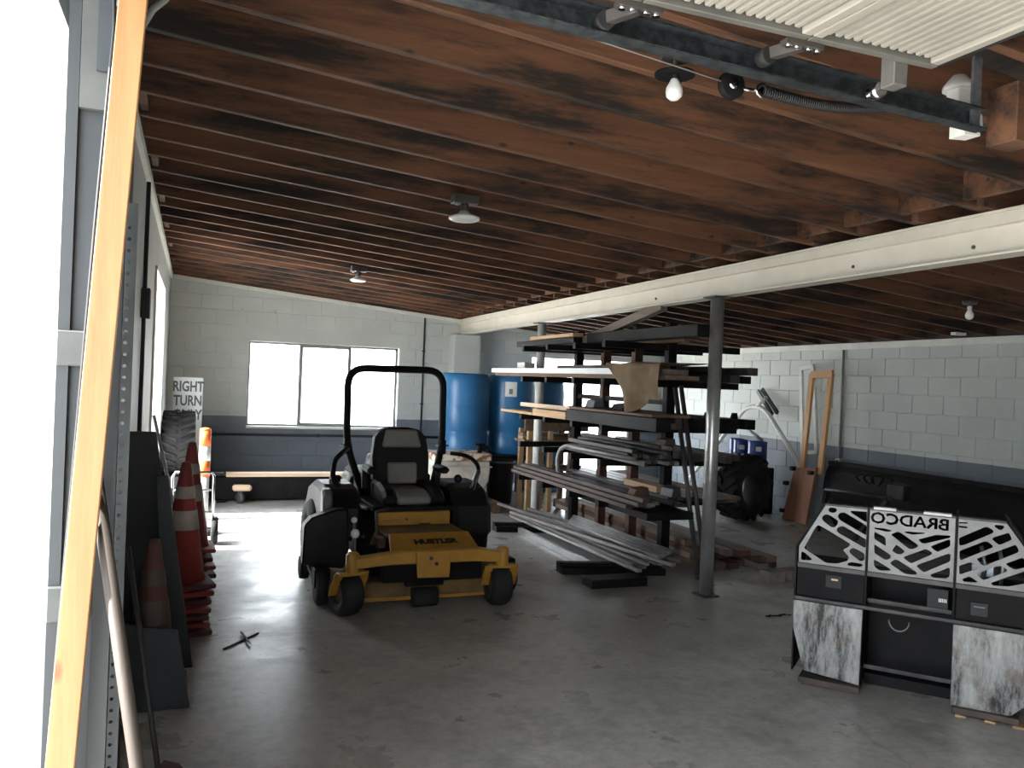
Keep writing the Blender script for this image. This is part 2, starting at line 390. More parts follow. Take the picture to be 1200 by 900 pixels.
def blocks(wall, axis, a0, a1, top, wins, plane, h=0.203, l=0.406):
    k = 0; z = 0.0
    while z < 3:
        a = a0 - (l / 2 if k % 2 else 0)
        while a < a1:
            s, e = max(a, a0), min(a + l, a1); a += l
            pieces = [(s, e)]
            for w in wins:
                if z + h > w[2] + 0.03 and z < w[3] - 0.03:
                    nx = []
                    for (p, q) in pieces:
                        if q <= w[0] or p >= w[1]: nx.append((p, q)); continue
                        if p < w[0]: nx.append((p, w[0]))
                        if q > w[1]: nx.append((w[1], q))
                    pieces = nx
            for p, q in pieces:
                if q - p < 0.06: continue
                zz = min(z + h, min(top(p), top(q)) - 0.045)
                for w in wins:
                    if p < w[1] and q > w[0] and z < w[2] < z + h: zz = min(zz, w[2])
                zl = z
                for w in wins:
                    if p < w[1] and q > w[0] and z < w[3] < z + h: zl = w[3]
                if zz - zl < 0.05: continue
                o = bpy.data.objects.new('block', block_mesh(q - p, zz - zl, axis)); col.objects.link(o); o.parent = wall
                o.location = ((p + q) / 2, plane, (zl + zz) / 2) if axis == 'x' else (plane, (p + q) / 2, (zl + zz) / 2)
        z += h; k += 1
LINT = (0.45, 3.0, 2.02, 2.223)
blocks(wall_back, 'x', XL, XR, lambda X: zj(X, YB) + .02, [W1, W2, LINT], YB - 0.003)
MB().box2((LINT[0] + .004, YB - 0.010, LINT[2]), (LINT[1] - .004, YB + 0.001, LINT[3] - .004)).build('lintel', 'wall', wall_back)
def window(name, w, cuts, sill=True):
    r = struct(MB().box2((w[0] - 0.0, YB + 0.11, w[2]), (w[0] + 0.03, YB + 0.15, w[3])).build(name, 'frame_grey'))
    f = MB()
    f.box2((w[1] - 0.03, YB + .11, w[2]), (w[1], YB + .15, w[3])); f.box2((w[0], YB + .11, w[2]), (w[1], YB + .15, w[2] + .03)); f.box2((w[0], YB + .11, w[3] - .03), (w[1], YB + .15, w[3]))
    f.build('window_frame', 'frame_grey', r)
    xs = [w[0]] + cuts + [w[1]]
    for x in cuts: MB().box2((x - 0.014, YB + 0.10, w[2]), (x + 0.014, YB + 0.15, w[3])).build('mullion', 'frame_grey', r)
    for a, b in zip(xs, xs[1:]): MB().box2((a + .014, YB + .125, w[2] + .03), (b - .014, YB + .129, w[3] - .03)).build('pane', 'glass', r)
    MB().box2((w[0], YB - 0.012, w[2] - 0.03), (w[1], YB + 0.11, w[2] + 0.001)).build('window_sill', 'trim_white', r)
    return r
win1 = window('window_1', W1, [1.42, 2.14])
# sliding sash frame of the middle pane
s = MB(); y = YB + 0.095
for a, b in (((1.43, .85), (1.455, 1.99)), ((2.105, .85), (2.13, 1.99)), ((1.43, .85), (2.13, .875)), ((1.43, 1.965), (2.13, 1.99))):
    s.box2((a[0], y - .012, a[1]), (b[0], y + .012, b[1]))
s.build('sash', 'frame_grey', win1)
d2 = MB()
for a, b in (((W2[0], 0), (W2[0] + .05, W2[3])), ((W2[1] - .05, 0), (W2[1], W2[3])), ((W2[0] + .05, W2[3] - .05), (W2[1] - .05, W2[3]))): d2.box2((a[0], YB - .012, a[1]), (b[0], YB + TH, b[1]))
struct(d2.build('door_2', 'trim_white'))
tr = MB()
tr.prism([(XL, zj(XL, YB) - 0.05), (XR, zj(XR, YB) - 0.05), (XR, zj(XR, YB)), (XL, zj(XL, YB))], YB - 0.035, YB)
struct(tr.build('trim_1', 'trim_white'))
pil = MB().box2((3.62, YB - 0.30, 0), (4.02, YB, 2.27)).build('trim_2', 'wall', bevel=0.006); struct(pil)
for k in range(11):
    MB().box2((3.616, YB - 0.305, 0.203 * k + .004), (4.024, YB - .298, 0.203 * (k + 1) - .004)).build('block', 'wall', pil)

# --- right wall
def ztr(Y): return zj(XR, Y) + 0.19
wr = MB(); wr.prism([(YF - TH, 0), (YB + TH, 0), (YB + TH, ztr(YB)), (YF - TH, ztr(YF))], XR, XR + TH, 'yz')
wall_right = struct(wr.build('wall_right', 'wall'))
blocks(wall_right, 'y', 4.3, YB, lambda Y: zj(XR, Y) + .0, [], XR - 0.003)
struct(MB().prism([(YF, zj(XR, YF) - .075), (YB, zj(XR, YB) - .075), (YB, zj(XR, YB)), (YF, zj(XR, YF))], XR - 0.03, XR, 'yz').build('trim_3', 'trim_white'))

# --- left wall: near roll-up door opening and far doorway
ND = (-0.5, 2.62, 2.5); FD = (7.75, 9.8, 2.47)
def ztl(Y): return zj(XL, Y) + 0.19
wl = MB()
def segl(y0, y1, z0):
    wl.prism([(y0, z0), (y1, z0), (y1, ztl(y1)), (y0, ztl(y0))], XL - TH, XL, 'yz')
segl(YF - TH, ND[0], 0); segl(ND[0], ND[1], ND[2]); segl(ND[1], FD[0], 0); segl(FD[0], FD[1], FD[2]); segl(FD[1], YB + TH, 0)
wall_left = struct(wl.build('wall_left', 'wall'))
struct(MB().prism([(2.2, zj(XL, 2.2) - .06), (YB, zj(XL, YB) - .06), (YB, zj(XL, YB)), (2.2, zj(XL, 2.2))], XL, XL + 0.03, 'yz').build('trim_4', 'trim_white'))
fdf = MB()
fdf.box2((XL - TH, FD[1] - 0.03, 0), (XL + 0.02, FD[1], FD[2])); fdf.box2((XL - TH, FD[0], 0), (XL + .02, FD[0] + .03, FD[2])); fdf.box2((XL - TH, FD[0], FD[2] - .03), (XL + .02, FD[1], FD[2]))
fd = struct(fdf.build('door_1', 'trim_white'))
MB().box2((XL - 0.13, FD[1] - 0.055, 0), (XL - 0.09, FD[1] - 0.03, FD[2] - .03)).build('door_stop', 'frame_grey', fd)
# front wall (behind the camera)
wf = MB(); wf.prism([(XL - TH, 0), (XR + TH, 0), (XR + TH, zj(XR, YF) + .19), (XL - TH, zj(XL, YF) + .19)], YF - TH, YF)
struct(wf.build('wall_front', 'wall'))

# --- ceiling: joists and roof boards
JD = 0.185
def ceil_pt(X, Y, dz): return (X, Y, zj(X, Y) + dz)
cb = MB()
pts = [(XL - TH, YF - TH), (XR + TH, YF - TH), (XR + TH, YB + TH), (XL - TH, YB + TH)]
cb.add([ceil_pt(x, y, JD) for x, y in pts] + [ceil_pt(x, y, JD + 0.12) for x, y in pts], [(0, 1, 2, 3), (7, 6, 5, 4), (0, 4, 5, 1), (1, 5, 6, 2), (2, 6, 7, 3), (3, 7, 4, 0)])
ceiling = struct(cb.build('ceiling', 'deckboard'))
def joist_mesh(x0, x1):
    L = x1 - x0; dz = -0.087 * L
    mb = MB(); n = 1
    mb.add([(0, -.02, 0), (L, -.02, dz), (L, .02, dz), (0, .02, 0), (0, -.02, JD), (L, -.02, JD + dz), (L, .02, JD + dz), (0, .02, JD)],
           [(3, 2, 1, 0), (4, 5, 6, 7), (0, 1, 5, 4), (1, 2, 6, 5), (2, 3, 7, 6), (3, 0, 4, 7)])
    return mb.mesh('joist', 'joist', 0.003)
jm1 = joist_mesh(XL, 3.93); jm2 = joist_mesh(3.68, XR)
ys = [3.945 + 0.41 * n for n in range(-15, 21)]
for i, yy in enumerate(ys):
    if yy > YB - 0.05 or yy < YF + .1: continue
    a = mesh_obj('joist', jm1, ceiling, loc=ceil_pt(XL, yy, 0))
    b = mesh_obj('joist', jm2, ceiling, loc=ceil_pt(3.68, yy - 0.042, 0))
blk = MB().box((0, 0, 0), (0.04, 0.365, 0.15)).mesh('blocking', 'joist', 0.003)
for i, yy in enumerate(ys[:-1]):
    if yy > YB - .5 or yy < YF + .1: continue
    mesh_obj('blocking', blk, ceiling, loc=ceil_pt(3.60, yy + 0.205, 0.095))
    if i % 3 == 1: mesh_obj('blocking', blk, ceiling, loc=ceil_pt(XL + .06, yy + .205, .095))
for X0, X1 in ((XR - .03, XR - .001), (XL + .001, XL + .03)):
    vs_ = []
    for y in (YF + .01, YB - .01):
        for x, d in ((X0, .001), (X1, .001), (X1, JD - .001), (X0, JD - .001)): vs_.append(ceil_pt(x, y, d))
    MB().add(vs_, [(0, 1, 2, 3), (7, 6, 5, 4), (0, 4, 5, 1), (1, 5, 6, 2), (2, 6, 7, 3), (3, 7, 4, 0)]).build('rim_board', 'deckboard', ceiling)
# a few pale roof sheets seen between the joists close to the roll-up door
for i, (a, b, yy) in enumerate(((0.55, 0.86, 2.92), (0.98, 1.62, 2.92), (1.9, 2.9, 2.51))):
    MB().add([ceil_pt(a, yy - .16, JD - .006), ceil_pt(b, yy - .16, JD - .006), ceil_pt(b, yy + .16, JD - .006), ceil_pt(a, yy + .16, JD - .006)], [(0, 1, 2, 3)]).build('roof_sheet', 'jamb_light', ceiling)

# --- steel beam and its poles
BX = 3.8
bm_ = thing('steel_beam', 'long cream painted steel I-beam carrying the ceiling joists', 'beam', (BX, 0, 0))
def ztb(Y): return zj(BX, Y) - 0.004
def flange(w, z0, z1, x0=None):
    mb = MB(); a, b = YF, YB - 0.02
    for y in (a, b): pass
    vs_ = []
    for y in (a, b):
        t = ztb(y)
        vs_ += [(-w / 2, y, t + z0), (w / 2, y, t + z0), (w / 2, y, t + z1), (-w / 2, y, t + z1)]
    return mb.add(vs_, [(0, 1, 2, 3), (7, 6, 5, 4), (0, 4, 5, 1), (1, 5, 6, 2), (2, 6, 7, 3), (3, 7, 4, 0)])
flange(0.13, -0.014, 0).build('top_flange', 'cream', bm_, 0.003)
flange(0.02, -0.215, -0.014).build('web', 'cream', bm_)
flange(0.13, -0.229, -0.215).build('bottom_flange', 'cream', bm_, 0.003)
flange(0.11, -0.075, -0.014).build('top_nailer', 'cream', bm_, 0.003)
for y in (4.05, 3.2, 6.4):
    MB().sphere((-0.014, y, ztb(y) - .16), .011, 8, 5).build('bolt_head', 'dark_steel', bm_)
def pole(Y, X, mat, lab, r):
    t = thing('support_pole', lab, 'pole', (X, Y, 0), 0)
    top = ztb(Y) - 0.229
    MB().cyl((0, 0, 0.012), (0, 0, top - 0.012), r, 20).build('shaft', mat, t)
    MB().box((0, 0, top - 0.006), (0.16, 0.16, 0.012)).build('cap_plate', 'dark_steel', t)
    MB().box((0, 0, 0.006), (0.15, 0.15, 0.012)).build('base_plate', 'dark_steel', t)
pole(5.43, BX - .04, 'galv_pole', 'bare grey metal pole at the open end of the steel rack', 0.052)
pole(8.95, BX - .02, 'pale_pole', 'pale painted pole behind the steel rack near the blue barrels', 0.05)
#--OBJECTS--

# ================================================================== ROLL-UP DOOR AND ITS TRACK
DZ = 2.5                                  # height of the horizontal track
dz_ = DZ + 0.035
door = thing('overhead_door', 'open white ribbed overhead door hanging flat under the ceiling', 'garage door', (0, 0, 0))
xs_ = [-0.02, 0.475, 0.97, 1.46, 1.90]
def ribbed(x0, x1):
    mb = MB(); prof = []; n = max(8, round((x1 - x0 - .07) / 0.031)); p = (x1 - x0 - .07) / n; x = x0 + .035
    for i in range(n):
        prof += [(x, .020), (x + p * .20, 0), (x + p * .64, 0), (x + p * .84, .020)]; x += p
    prof.append((x1 - .035, .020))
    k = len(prof); y0, y1 = -1.45, 1.735
    vs_ = [(a, y, dz_ + b) for y in (y0, y1) for a, b in prof] + [(a, y, dz_ + .03) for y in (y0, y1) for a in (x0 + .035, x1 - .035)]
    mb.add(vs_, [(i, i + 1, k + i + 1, k + i) for i in range(k - 1)] + [(2 * k, 2 * k + 2, 2 * k + 3, 2 * k + 1)])
    return mb
M['door_white'] = simple('door_white_enamel', (0.34, 0.32, 0.28), (0.28, 0.265, 0.23), 0.42, 0.0, 3)
M['door_grey'] = simple('door_stile_grey', (0.16, 0.155, 0.14), (0.11, 0.107, 0.10), 0.5, 0.2, 4)
for x0, x1 in zip(xs_, xs_[1:]):
    sct = ribbed(x0, x1).build('door_section', 'door_white', door)
    MB().box2((x0 + .002, -1.45, dz_ - .012), (x0 + .033, 1.74, dz_ + .03)).build('section_rail', 'door_white', sct, .003)
    MB().box2((x1 - .034, -1.45, dz_ - .012), (x1 - .002, 1.74, dz_ + .03)).build('section_rail', 'door_white', sct, .003)
    MB().box2((x0 + .002, 1.741, dz_ - .014), (x1 - .002, 1.765, dz_ + .035)).build('end_stile', 'door_grey', sct, .002)
MB().box2((1.902, -1.45, dz_ - .005), (1.925, 1.765, dz_ + .035)).build('bottom_seal', 'rubber', door)
def hinge(x):
    h = MB().box((x, 1.775, dz_ - .022), (.12, .03, .012)).build('hinge', 'dark_steel', door)
    mb = MB()
    for dx in (-.045, -.018, .02, .048): mb.cyl((x + dx, 1.775, dz_ - .034), (x + dx, 1.775, dz_ - .024), .009, 8)
    mb.build('bolt', 'chrome', h)
    MB().bar((x, 1.775, dz_ - .02), (x - .05, 1.84, dz_ - .03), .022, .03).build('roller_bracket', 'dark_steel', h)
    MB().cyl((x - .055, 1.835, dz_ - .035), (x - .055, 1.872, dz_ - .035), .024, 12).build('roller', 'rubber', h)
for x in (0.97, 1.46): hinge(x)
bt = MB().box((1.79, 1.79, dz_ - .03), (.05, .05, .09)).build('bottom_bracket', 'door_grey', door, .003)
MB().cyl((1.77, 1.815, dz_ - .075), (1.77, 1.85, dz_ - .075), .022, 12).build('roller', 'chrome', bt)

trk = thing('door_track', 'galvanised garage door track running across under the joists', 'door track', (0, 0, 0))
TX0, TX1, TY = 0.10, 2.34, 1.885
def cprof(): return [(-.024, -.034), (.020, -.034), (.020, -.028), (-.018, -.028), (-.018, .028), (.020, .028), (.020, .034), (-.024, .034)]
mb = MB(); p_ = [(TX0, TY + .015)] ; pr = cprof(); k = len(pr)
mb.add([(TX0, 1.805 - a, DZ + b) for a, b in pr] + [(TX1, 1.965 - a, DZ - .0 + b) for a, b in pr], [tuple(range(k)), tuple(range(2 * k - 1, k - 1, -1))] + [(i, (i + 1) % k, (i + 1) % k + k, i + k) for i in range(k)])
mb.build('horizontal_track', 'dark_track', trk)
MB().tube([(.10, 1.805, DZ), (0, 1.84, DZ), (-.08, 1.905, DZ - .01), (-.14, 1.945, DZ - .06), (-.167, 1.967, DZ - .14)], .026, 8).build('curved_track', 'dark_track', trk)
MB().box2((-.185, TY + .065, 0.02), (-.15, TY + .10, DZ - .14)).build('vertical_track', 'jamb_paint', trk)
MB().bar((1.15, 1.925, DZ + .045), (2.36, 2.0, DZ + .045), .035, .004).build('track_angle', 'dark_track', trk)
MB().box2((2.29, TY + .075, DZ - .03), (2.325, TY + .085, zj(2.3, 2) - .002)).build('hanger_strap', 'galv', trk)
# perforated mounting angle on the jamb
n = 62; zs = [0.35 + 0.0255 * i for i in range(n)]
hol = [[(.016 + .0042 * math.cos(t), z + .0042 * math.sin(t)) for t in [2 * PI * j / 8 for j in range(8)]] for z in zs]
pm = holes_mesh('perforated_angle', [(0, .02), (.032, .02), (.032, 1.96), (0, 1.96)], hol, .003, 'angle_steel')
mesh_obj('perforated_angle', pm, trk, loc=(-.162, 2.02, 0), rot=(PI / 2, 0, 0))
MB().box2((-.166, 2.02, .02), (-.162, 2.06, 1.96)).build('angle_leg', 'angle_steel', trk)

# spring, pulley and cable of the door
pc = GY(857, 100, 2.06)
sp = thing('door_spring', 'black stretched extension spring with pulley beside the door track', 'spring', (pc.x, pc.y, pc.z))
def sub(p): return tuple(Vector(p) - pc)
MB().lathe([(.008, -.012), (.038, -.012), (.042, -.009), (.034, -.003), (.034, .003), (.042, .009), (.038, .012), (.008, .012)], 20, (0, 0, 0), (0, 1, 0)).build('pulley', 'black_steel', sp)
MB().lathe([(.002, -.016), (.014, -.016), (.014, .016), (.002, .016)], 12, (0, 0, 0), (0, 1, 0)).build('pulley_hub', 'chrome', sp)
q0, q1 = GY(893, 106, 2.04), GY(1052, 124, 2.02)
MB().tube([sub(pc), sub(GY(875, 105, 2.05)), sub(q0)], .006, 6).build('link', 'chrome', sp)
hk = MB(); hk.tube([sub(q0 + Vector((.02 * math.cos(t), 0, .02 * math.sin(t)))) for t in [2 * PI * i / 10 for i in range(9)]], .004, 6); hk.build('hook', 'chrome', sp)
path = []; nt_ = 64
for i in range(nt_ * 8 + 1):
    f = i / (nt_ * 8); c = q0.lerp(q1, f); c.z -= .025 * math.sin(PI * f); t = 2 * PI * i / 8
    path.append(sub(c + Vector((0, .015 * math.cos(t), .015 * math.sin(t)))))
MB().tube(path, .0042, 5).build('coil', 'ink', sp)
MB().bar(sub(q1), sub((q1.x + .26, q1.y, q1.z + .02)), .012, .012).build('tail_rod', 'dark_steel', sp)
MB().tube([sub(GY(480, -20, 2.06)), sub(GY(602, 15, 2.06)), sub(GY(845, 95, 2.06))], .0022, 5).build('cable', 'hose_grey', sp)
# wooden hanger pieces at the end of the track
single('timber_hanger', MB().bar((2.02, 2.06, 2.72), (2.02, 0.6, 2.735), .05, .09), 'joist', 'short timber cleat nailed up past the end of the open door', 'timber', bevel=.003)
single('timber_block', MB().box2((2.52, 1.985, 2.47), (2.64, 2.10, zj(2.64, 2.05) - .002)), 'joist', 'timber block that holds the end of the door track', 'timber', bevel=.003)
# white electrical boxes
bp = GY(1128, 118, 2.06)
jb = thing('junction_box', 'white electrical box with a looped cable above the track end', 'electrical box', tuple(bp))
MB().box((0, .0, 0), (.10, .05, .07), Euler((0, .1, 0))).build('box', 'white', jb, .005)
MB().lathe([(.05, 0), (.05, .012), (.02, .05), (.002, .055)], 14, (-.02, 0, .03)).build('cover', 'white', jb)
MB().tube([(.01, -.02, -.03), (.05, -.03, -.05), (.055, -.03, -.085), (.02, -.02, -.10)], .005, 6).build('cable', 'hose_grey', jb)
wp = GY(1130, 156, 2.06)
single('door_sensor', MB().prism([(wp.x - .035, wp.z - .018), (wp.x + .04, wp.z - .012), (wp.x + .04, wp.z - .002), (wp.x - .035, wp.z + .024)], wp.y - .03, wp.y + .03), 'white', 'small white wedge shaped sensor under the end of the track', 'sensor', bevel=.002)

# ================================================================== LAMPS
def bulb_lamp(px, py, Y, lab, r, big=True):
    p = GY(px, py, Y); top = zj(p.x, p.y)
    t = thing('bulb_lamp', lab, 'lamp', (p.x, p.y, p.z))
    h = top - p.z
    MB().lathe([(r * .30, r * 1.75), (r * .5, r * 1.3), (r * .95, r * .45), (r, 0), (r * .9, -r * .5), (r * .5, -r * .9), (.001, -r)], 16).build('bulb', 'bulb', t)
    MB().lathe([(r * .46, r * 1.5), (r * .55, r * 1.55), (r * .55, r * 2.4), (r * .46, r * 2.4)], 14).build('socket', 'paper' if not big else 'black_steel', t)
    if big: MB().lathe([(.07, r * 1.9), (.072, r * 2.1), (.03, r * 2.35), (.001, r * 2.35)], 16).build('shade', 'black_steel', t)
    MB().cyl((0, 0, r * 2.3), (0, 0, h - .02), .008, 8).build('stem', 'deck_yellow', t)
    MB().lathe([(.05, h - .03), (.055, h - .025), (.055, h - .002), (.002, h - .002)], 14).build('canopy', 'dark_steel', t)
bulb_lamp(790, 108, 2.50, 'white bulb in a black socket hanging beside the door track', .030)
bulb_lamp(1136, 370, 4.85, 'small white bulb hanging from the dark ceiling beyond the beam', .032, False)
def disc_lamp(px, py, Y, lab, r):
    p = GY(px, py, Y); top = zj(p.x, p.y)
    h = top - p.z
    t = thing('disc_lamp', lab, 'lamp', (p.x, p.y, p.z))
    MB().lathe([(.002, -.012), (r * .8, -.010), (r, .0), (r * .98, .012), (r * .4, .035), (.03, .05), (.002, .05)], 24).build('disc', 'bulb', t)
    MB().lathe([(.022, .05), (.026, .06), (.026, .11), (.002, .11)], 12).build('socket', 'dark_steel', t)
    MB().cyl((0, 0, .10), (0, 0, h - .03), .012, 8).build('stem', 'dark_steel', t)
    b = MB().box((0, 0, h - .030), (.16, .10, .056)).build('junction_box', 'dark_steel', t, .004)
    MB().cyl((-.06, -.03, h - .075), (-.06, -.03, h - .055), .012, 8).build('knob', 'galv', t)
disc_lamp(544, 257, 4.95, 'round flat white lamp hanging from a joist above the mower', .098)
disc_lamp(420, 329, 8.6, 'small round lamp hanging near the back window', .085)
for px, py, Y, lab in ((1123, 396, 6.1, 'small white box fixed to the joists above the leaning plow'),):
    p = GY(px, py, Y)
    single('ceiling_box', MB().box2((p.x - .07, p.y - .03, zj(p.x, p.y) - .03), (p.x + .07, p.y + .03, zj(p.x, p.y) - .001)), 'white', lab, 'electrical box')

# ================================================================== LEFT SIDE: JAMB AND CLUTTER
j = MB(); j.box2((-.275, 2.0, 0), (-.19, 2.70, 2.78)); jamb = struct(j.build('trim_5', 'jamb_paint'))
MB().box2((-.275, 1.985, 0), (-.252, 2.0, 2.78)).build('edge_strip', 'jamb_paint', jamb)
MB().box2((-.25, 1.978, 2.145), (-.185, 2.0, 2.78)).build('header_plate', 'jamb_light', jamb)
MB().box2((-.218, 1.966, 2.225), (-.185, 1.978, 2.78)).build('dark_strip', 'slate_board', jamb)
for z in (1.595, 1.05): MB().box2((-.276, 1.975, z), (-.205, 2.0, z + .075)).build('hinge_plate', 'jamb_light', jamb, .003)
struct(jamb)
bd = MB(); a, b = Vector((-.266, 1.885, 0.0)), Vector((-.132, 1.885, 2.62))
bd.bar(a, b, .022, .054, (1, 0, 0))
single('pine_board', bd, 'board_orange', 'bright orange pine board standing upright against the door jamb', 'board', bevel=.002)
bw = MB(); bw.tube([(-.195, 1.915, 2.75), (-.182, 1.915, 2.3), (-.203, 1.914, 1.9), (-.235, 1.914, 1.2), (-.27, 1.914, 0.4), (-.28, 1.914, 0.004)], .004, 6)
single('electric_cord', bw, 'ink', 'thin dark cord running down beside the pine board', 'cord')
gc = MB(); gc.tube([GY(215, -25, 2.2), GY(193, 0, 2.18), GY(179, 11, 2.16), GY(168, 29, 2.14), GY(160, 50, 2.12), GY(152, 80, 2.10), GY(144, 160, 2.08)], .008, 8)
single('grey_cable', gc, 'hose_grey', 'grey cable bending off the jamb up to the joists', 'cable')
# handles leaning at the jamb
def lean(pxa, pya, Ya, pxb, pyb, Yb, r, mat, name, lab, cat, sq=False):
    A, B = GY(pxa, pya, Ya), GY(pxb, pyb, Yb); d = (A - B); f = (B.z - .0 - r * .3) / d.z if abs(d.z) > 1e-6 else 0
    B2 = B - d * ((B.z - r * .35) / d.z)
    mb = MB()
    mb.cyl(B2, A, r, 12)
    return single(name, mb, mat, lab, cat)
lean(112, 560, 1.925, 155, 860, 1.84, .0145, 'handle', 'tool_handle', 'thick worn wooden handle leaning beside the perforated steel angle', 'handle')
lean(150, 640, 3.3, 181, 870, 3.05, .009, 'ink', 'steel_rod', 'thin dark rod leaning next to the worn wooden handle', 'rod')
# conduit and switch box on the left wall
cdt = thing('wall_conduit', 'dark conduit with a switch box on the left wall', 'conduit', (XL + .018, 6.05, 0))
MB().cyl((0, 0, .95), (0, 0, 2.83), .014, 8).build('pipe', 'slate_board', cdt)
MB().box((.01, 0, 2.02), (.055, .11, .20)).build('switch_box', 'slate_board', cdt, .004)
# dark boards
def sheet(poly, Y, th, lean_, mat, name, lab, cat):
    mb = MB(); mb.prism(poly, 0, th)
    hmax = max(z for _, z in poly)
    mb.v = [Vector((v.x, Y + v.y + v.z * lean_, v.z)) for v in mb.v]
    return single(name, mb, mat, lab, cat, bevel=.002)
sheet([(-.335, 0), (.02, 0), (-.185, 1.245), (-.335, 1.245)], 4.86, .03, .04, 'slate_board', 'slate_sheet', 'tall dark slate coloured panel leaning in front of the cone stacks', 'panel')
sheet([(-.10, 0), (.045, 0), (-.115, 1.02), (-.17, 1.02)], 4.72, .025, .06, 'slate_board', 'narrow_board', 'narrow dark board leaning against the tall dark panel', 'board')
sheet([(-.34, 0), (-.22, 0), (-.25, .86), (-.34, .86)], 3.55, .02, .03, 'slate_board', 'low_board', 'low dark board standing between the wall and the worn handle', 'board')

sheet([(-.335, 0), (.035, 0), (-.03, .36), (-.335, .42)], 4.16, .03, .04, 'slate_board', 'low_plank', 'low dark plank on edge before the dull red cone', 'plank')
def cone_parts(t, mat, h=0.71, r=.135, base=True, bands=True, z0=0.0, band_mat='reflect'):
    def rad(z): return r + (0.028 - r) * (z / h)
    if base:
        MB().box((0, 0, z0 + .018), (.36, .36, .036)).build('base', mat, t, .008)
    zc = z0 + .03
    MB().lathe([(rad(0), zc), (rad(h * .94), zc + h * .94), (.024, zc + h), (.001, zc + h)], 20).build('cone_body', mat, t)
    if bands:
        for a, b in ((.44, .60), (.70, .80)):
            MB().lathe([(rad(h * a) + .003, zc + h * a), (rad(h * b) + .003, zc + h * b)], 20, cap=False).build('reflective_band', band_mat, t)
def cone(x, y, z0, h, mat, lab, grp=None, tilt=0.0, rz=0.0):
    t = thing('traffic_cone', lab, 'traffic cone', (x, y, z0), rz, grp)
    t.rotation_euler = (0, tilt, rz)
    cone_parts(t, mat, h, band_mat='rusty_steel')  # bands darkened as well, for the same haze over the cone
    return t
# front stack: nested cones, only the topmost shows its body
def stack(x, y, n, h, step, mat, lab_top, lab_under, grp, rz=0.1):
    for k in range(n):
        top = k == n - 1
        t = thing('traffic_cone', lab_top if top else lab_under, 'traffic cone', (x + R.uniform(-.012, .012), y + R.uniform(-.012, .012), k * step), rz + R.uniform(-.08, .08), None if top else grp)
        def rad(z): return .135 + (0.028 - .135) * (z / h)
        MB().box((0, 0, .0165), (.34, .34, .030)).build('base', mat if k % 2 else 'cone_dull', t, .007)
        if top: cone_parts(t, mat, h, base=False)
        else: MB().lathe([(.137, .03), (.132, step - .001), (.12, step - .001), (.12, .03)], 20, cap=False, closed=True).build('cone_body', mat, t)
stack(-.03, 5.42, 7, .72, .046, 'cone', 'topmost banded cone of the front stack beside the dark panel', 'faded red cone base in the front stack beside the dark panel', 'cones nested in the front stack')
stack(0.00, 6.35, 6, .74, .06, 'cone', 'topmost cone of the stack standing behind the front cone stack', 'faded red cone base in the stack behind the front one', 'cones nested in the rear stack')
cone(-.155, 4.42, 0, .72, 'cone_dull', 'dull red cone in front of the tall dark panel')
# orange and white channelizer post
cp = GZ(241, 628)
t = thing('channelizer_post', 'orange and white striped marker post beside the hand truck', 'marker post', (.12, 8.55, 0))
MB().lathe([(.15, 0), (.15, .04), (.06, .06), (.001, .06)], 18).build('base', 'rubber', t)
MB().cyl((0, 0, .05), (0, 0, .56), .048, 16).build('post', 'sign_white', t)
for i, (z0, z1) in enumerate(((.56, .71), (.71, .85), (.85, 1.0))):
    MB().cyl((0, 0, z0), (0, 0, z1), .053, 16).build('stripe', 'sign_white' if i == 1 else 'orange', t)
MB().lathe([(.053, 1.0), (.05, 1.02), (.02, 1.03), (.001, 1.03)], 16).build('cap', 'orange', t)
# hand truck
ht = thing('hand_truck', 'chrome tube hand truck standing beside the marker post', 'hand truck', (.02, 8.0, 0))
MB().tube([(-.17, .0, .12), (-.17, 0, .62), (-.15, 0, .66), (.16, 0, .66), (.18, 0, .62), (.18, 0, .12)], .012, 8).build('frame', 'chrome', ht)
for z in (.30, .5): MB().cyl((-.17, 0, z), (.18, 0, z), .009, 8).build('crossbar', 'chrome', ht)
for sx in (-.19, .2): MB().lathe([(.03, -.03), (.11, -.03), (.125, -.018), (.125, .018), (.11, .03), (.03, .03)], 18, (sx, .05, .126), (1, 0, 0)).build('wheel', 'rubber', ht)
MB().box((0, -.09, .012), (.38, .18, .008)).build('toe_plate', 'galv', ht)
MB().cyl((-.19, .05, .126), (.2, .05, .126), .01, 8).build('axle', 'chrome', ht)
for sx in (-.17, .18): MB().bar((sx, 0, .14), (sx, -.01, .01), .02, .02).build('bracket', 'galv', ht)
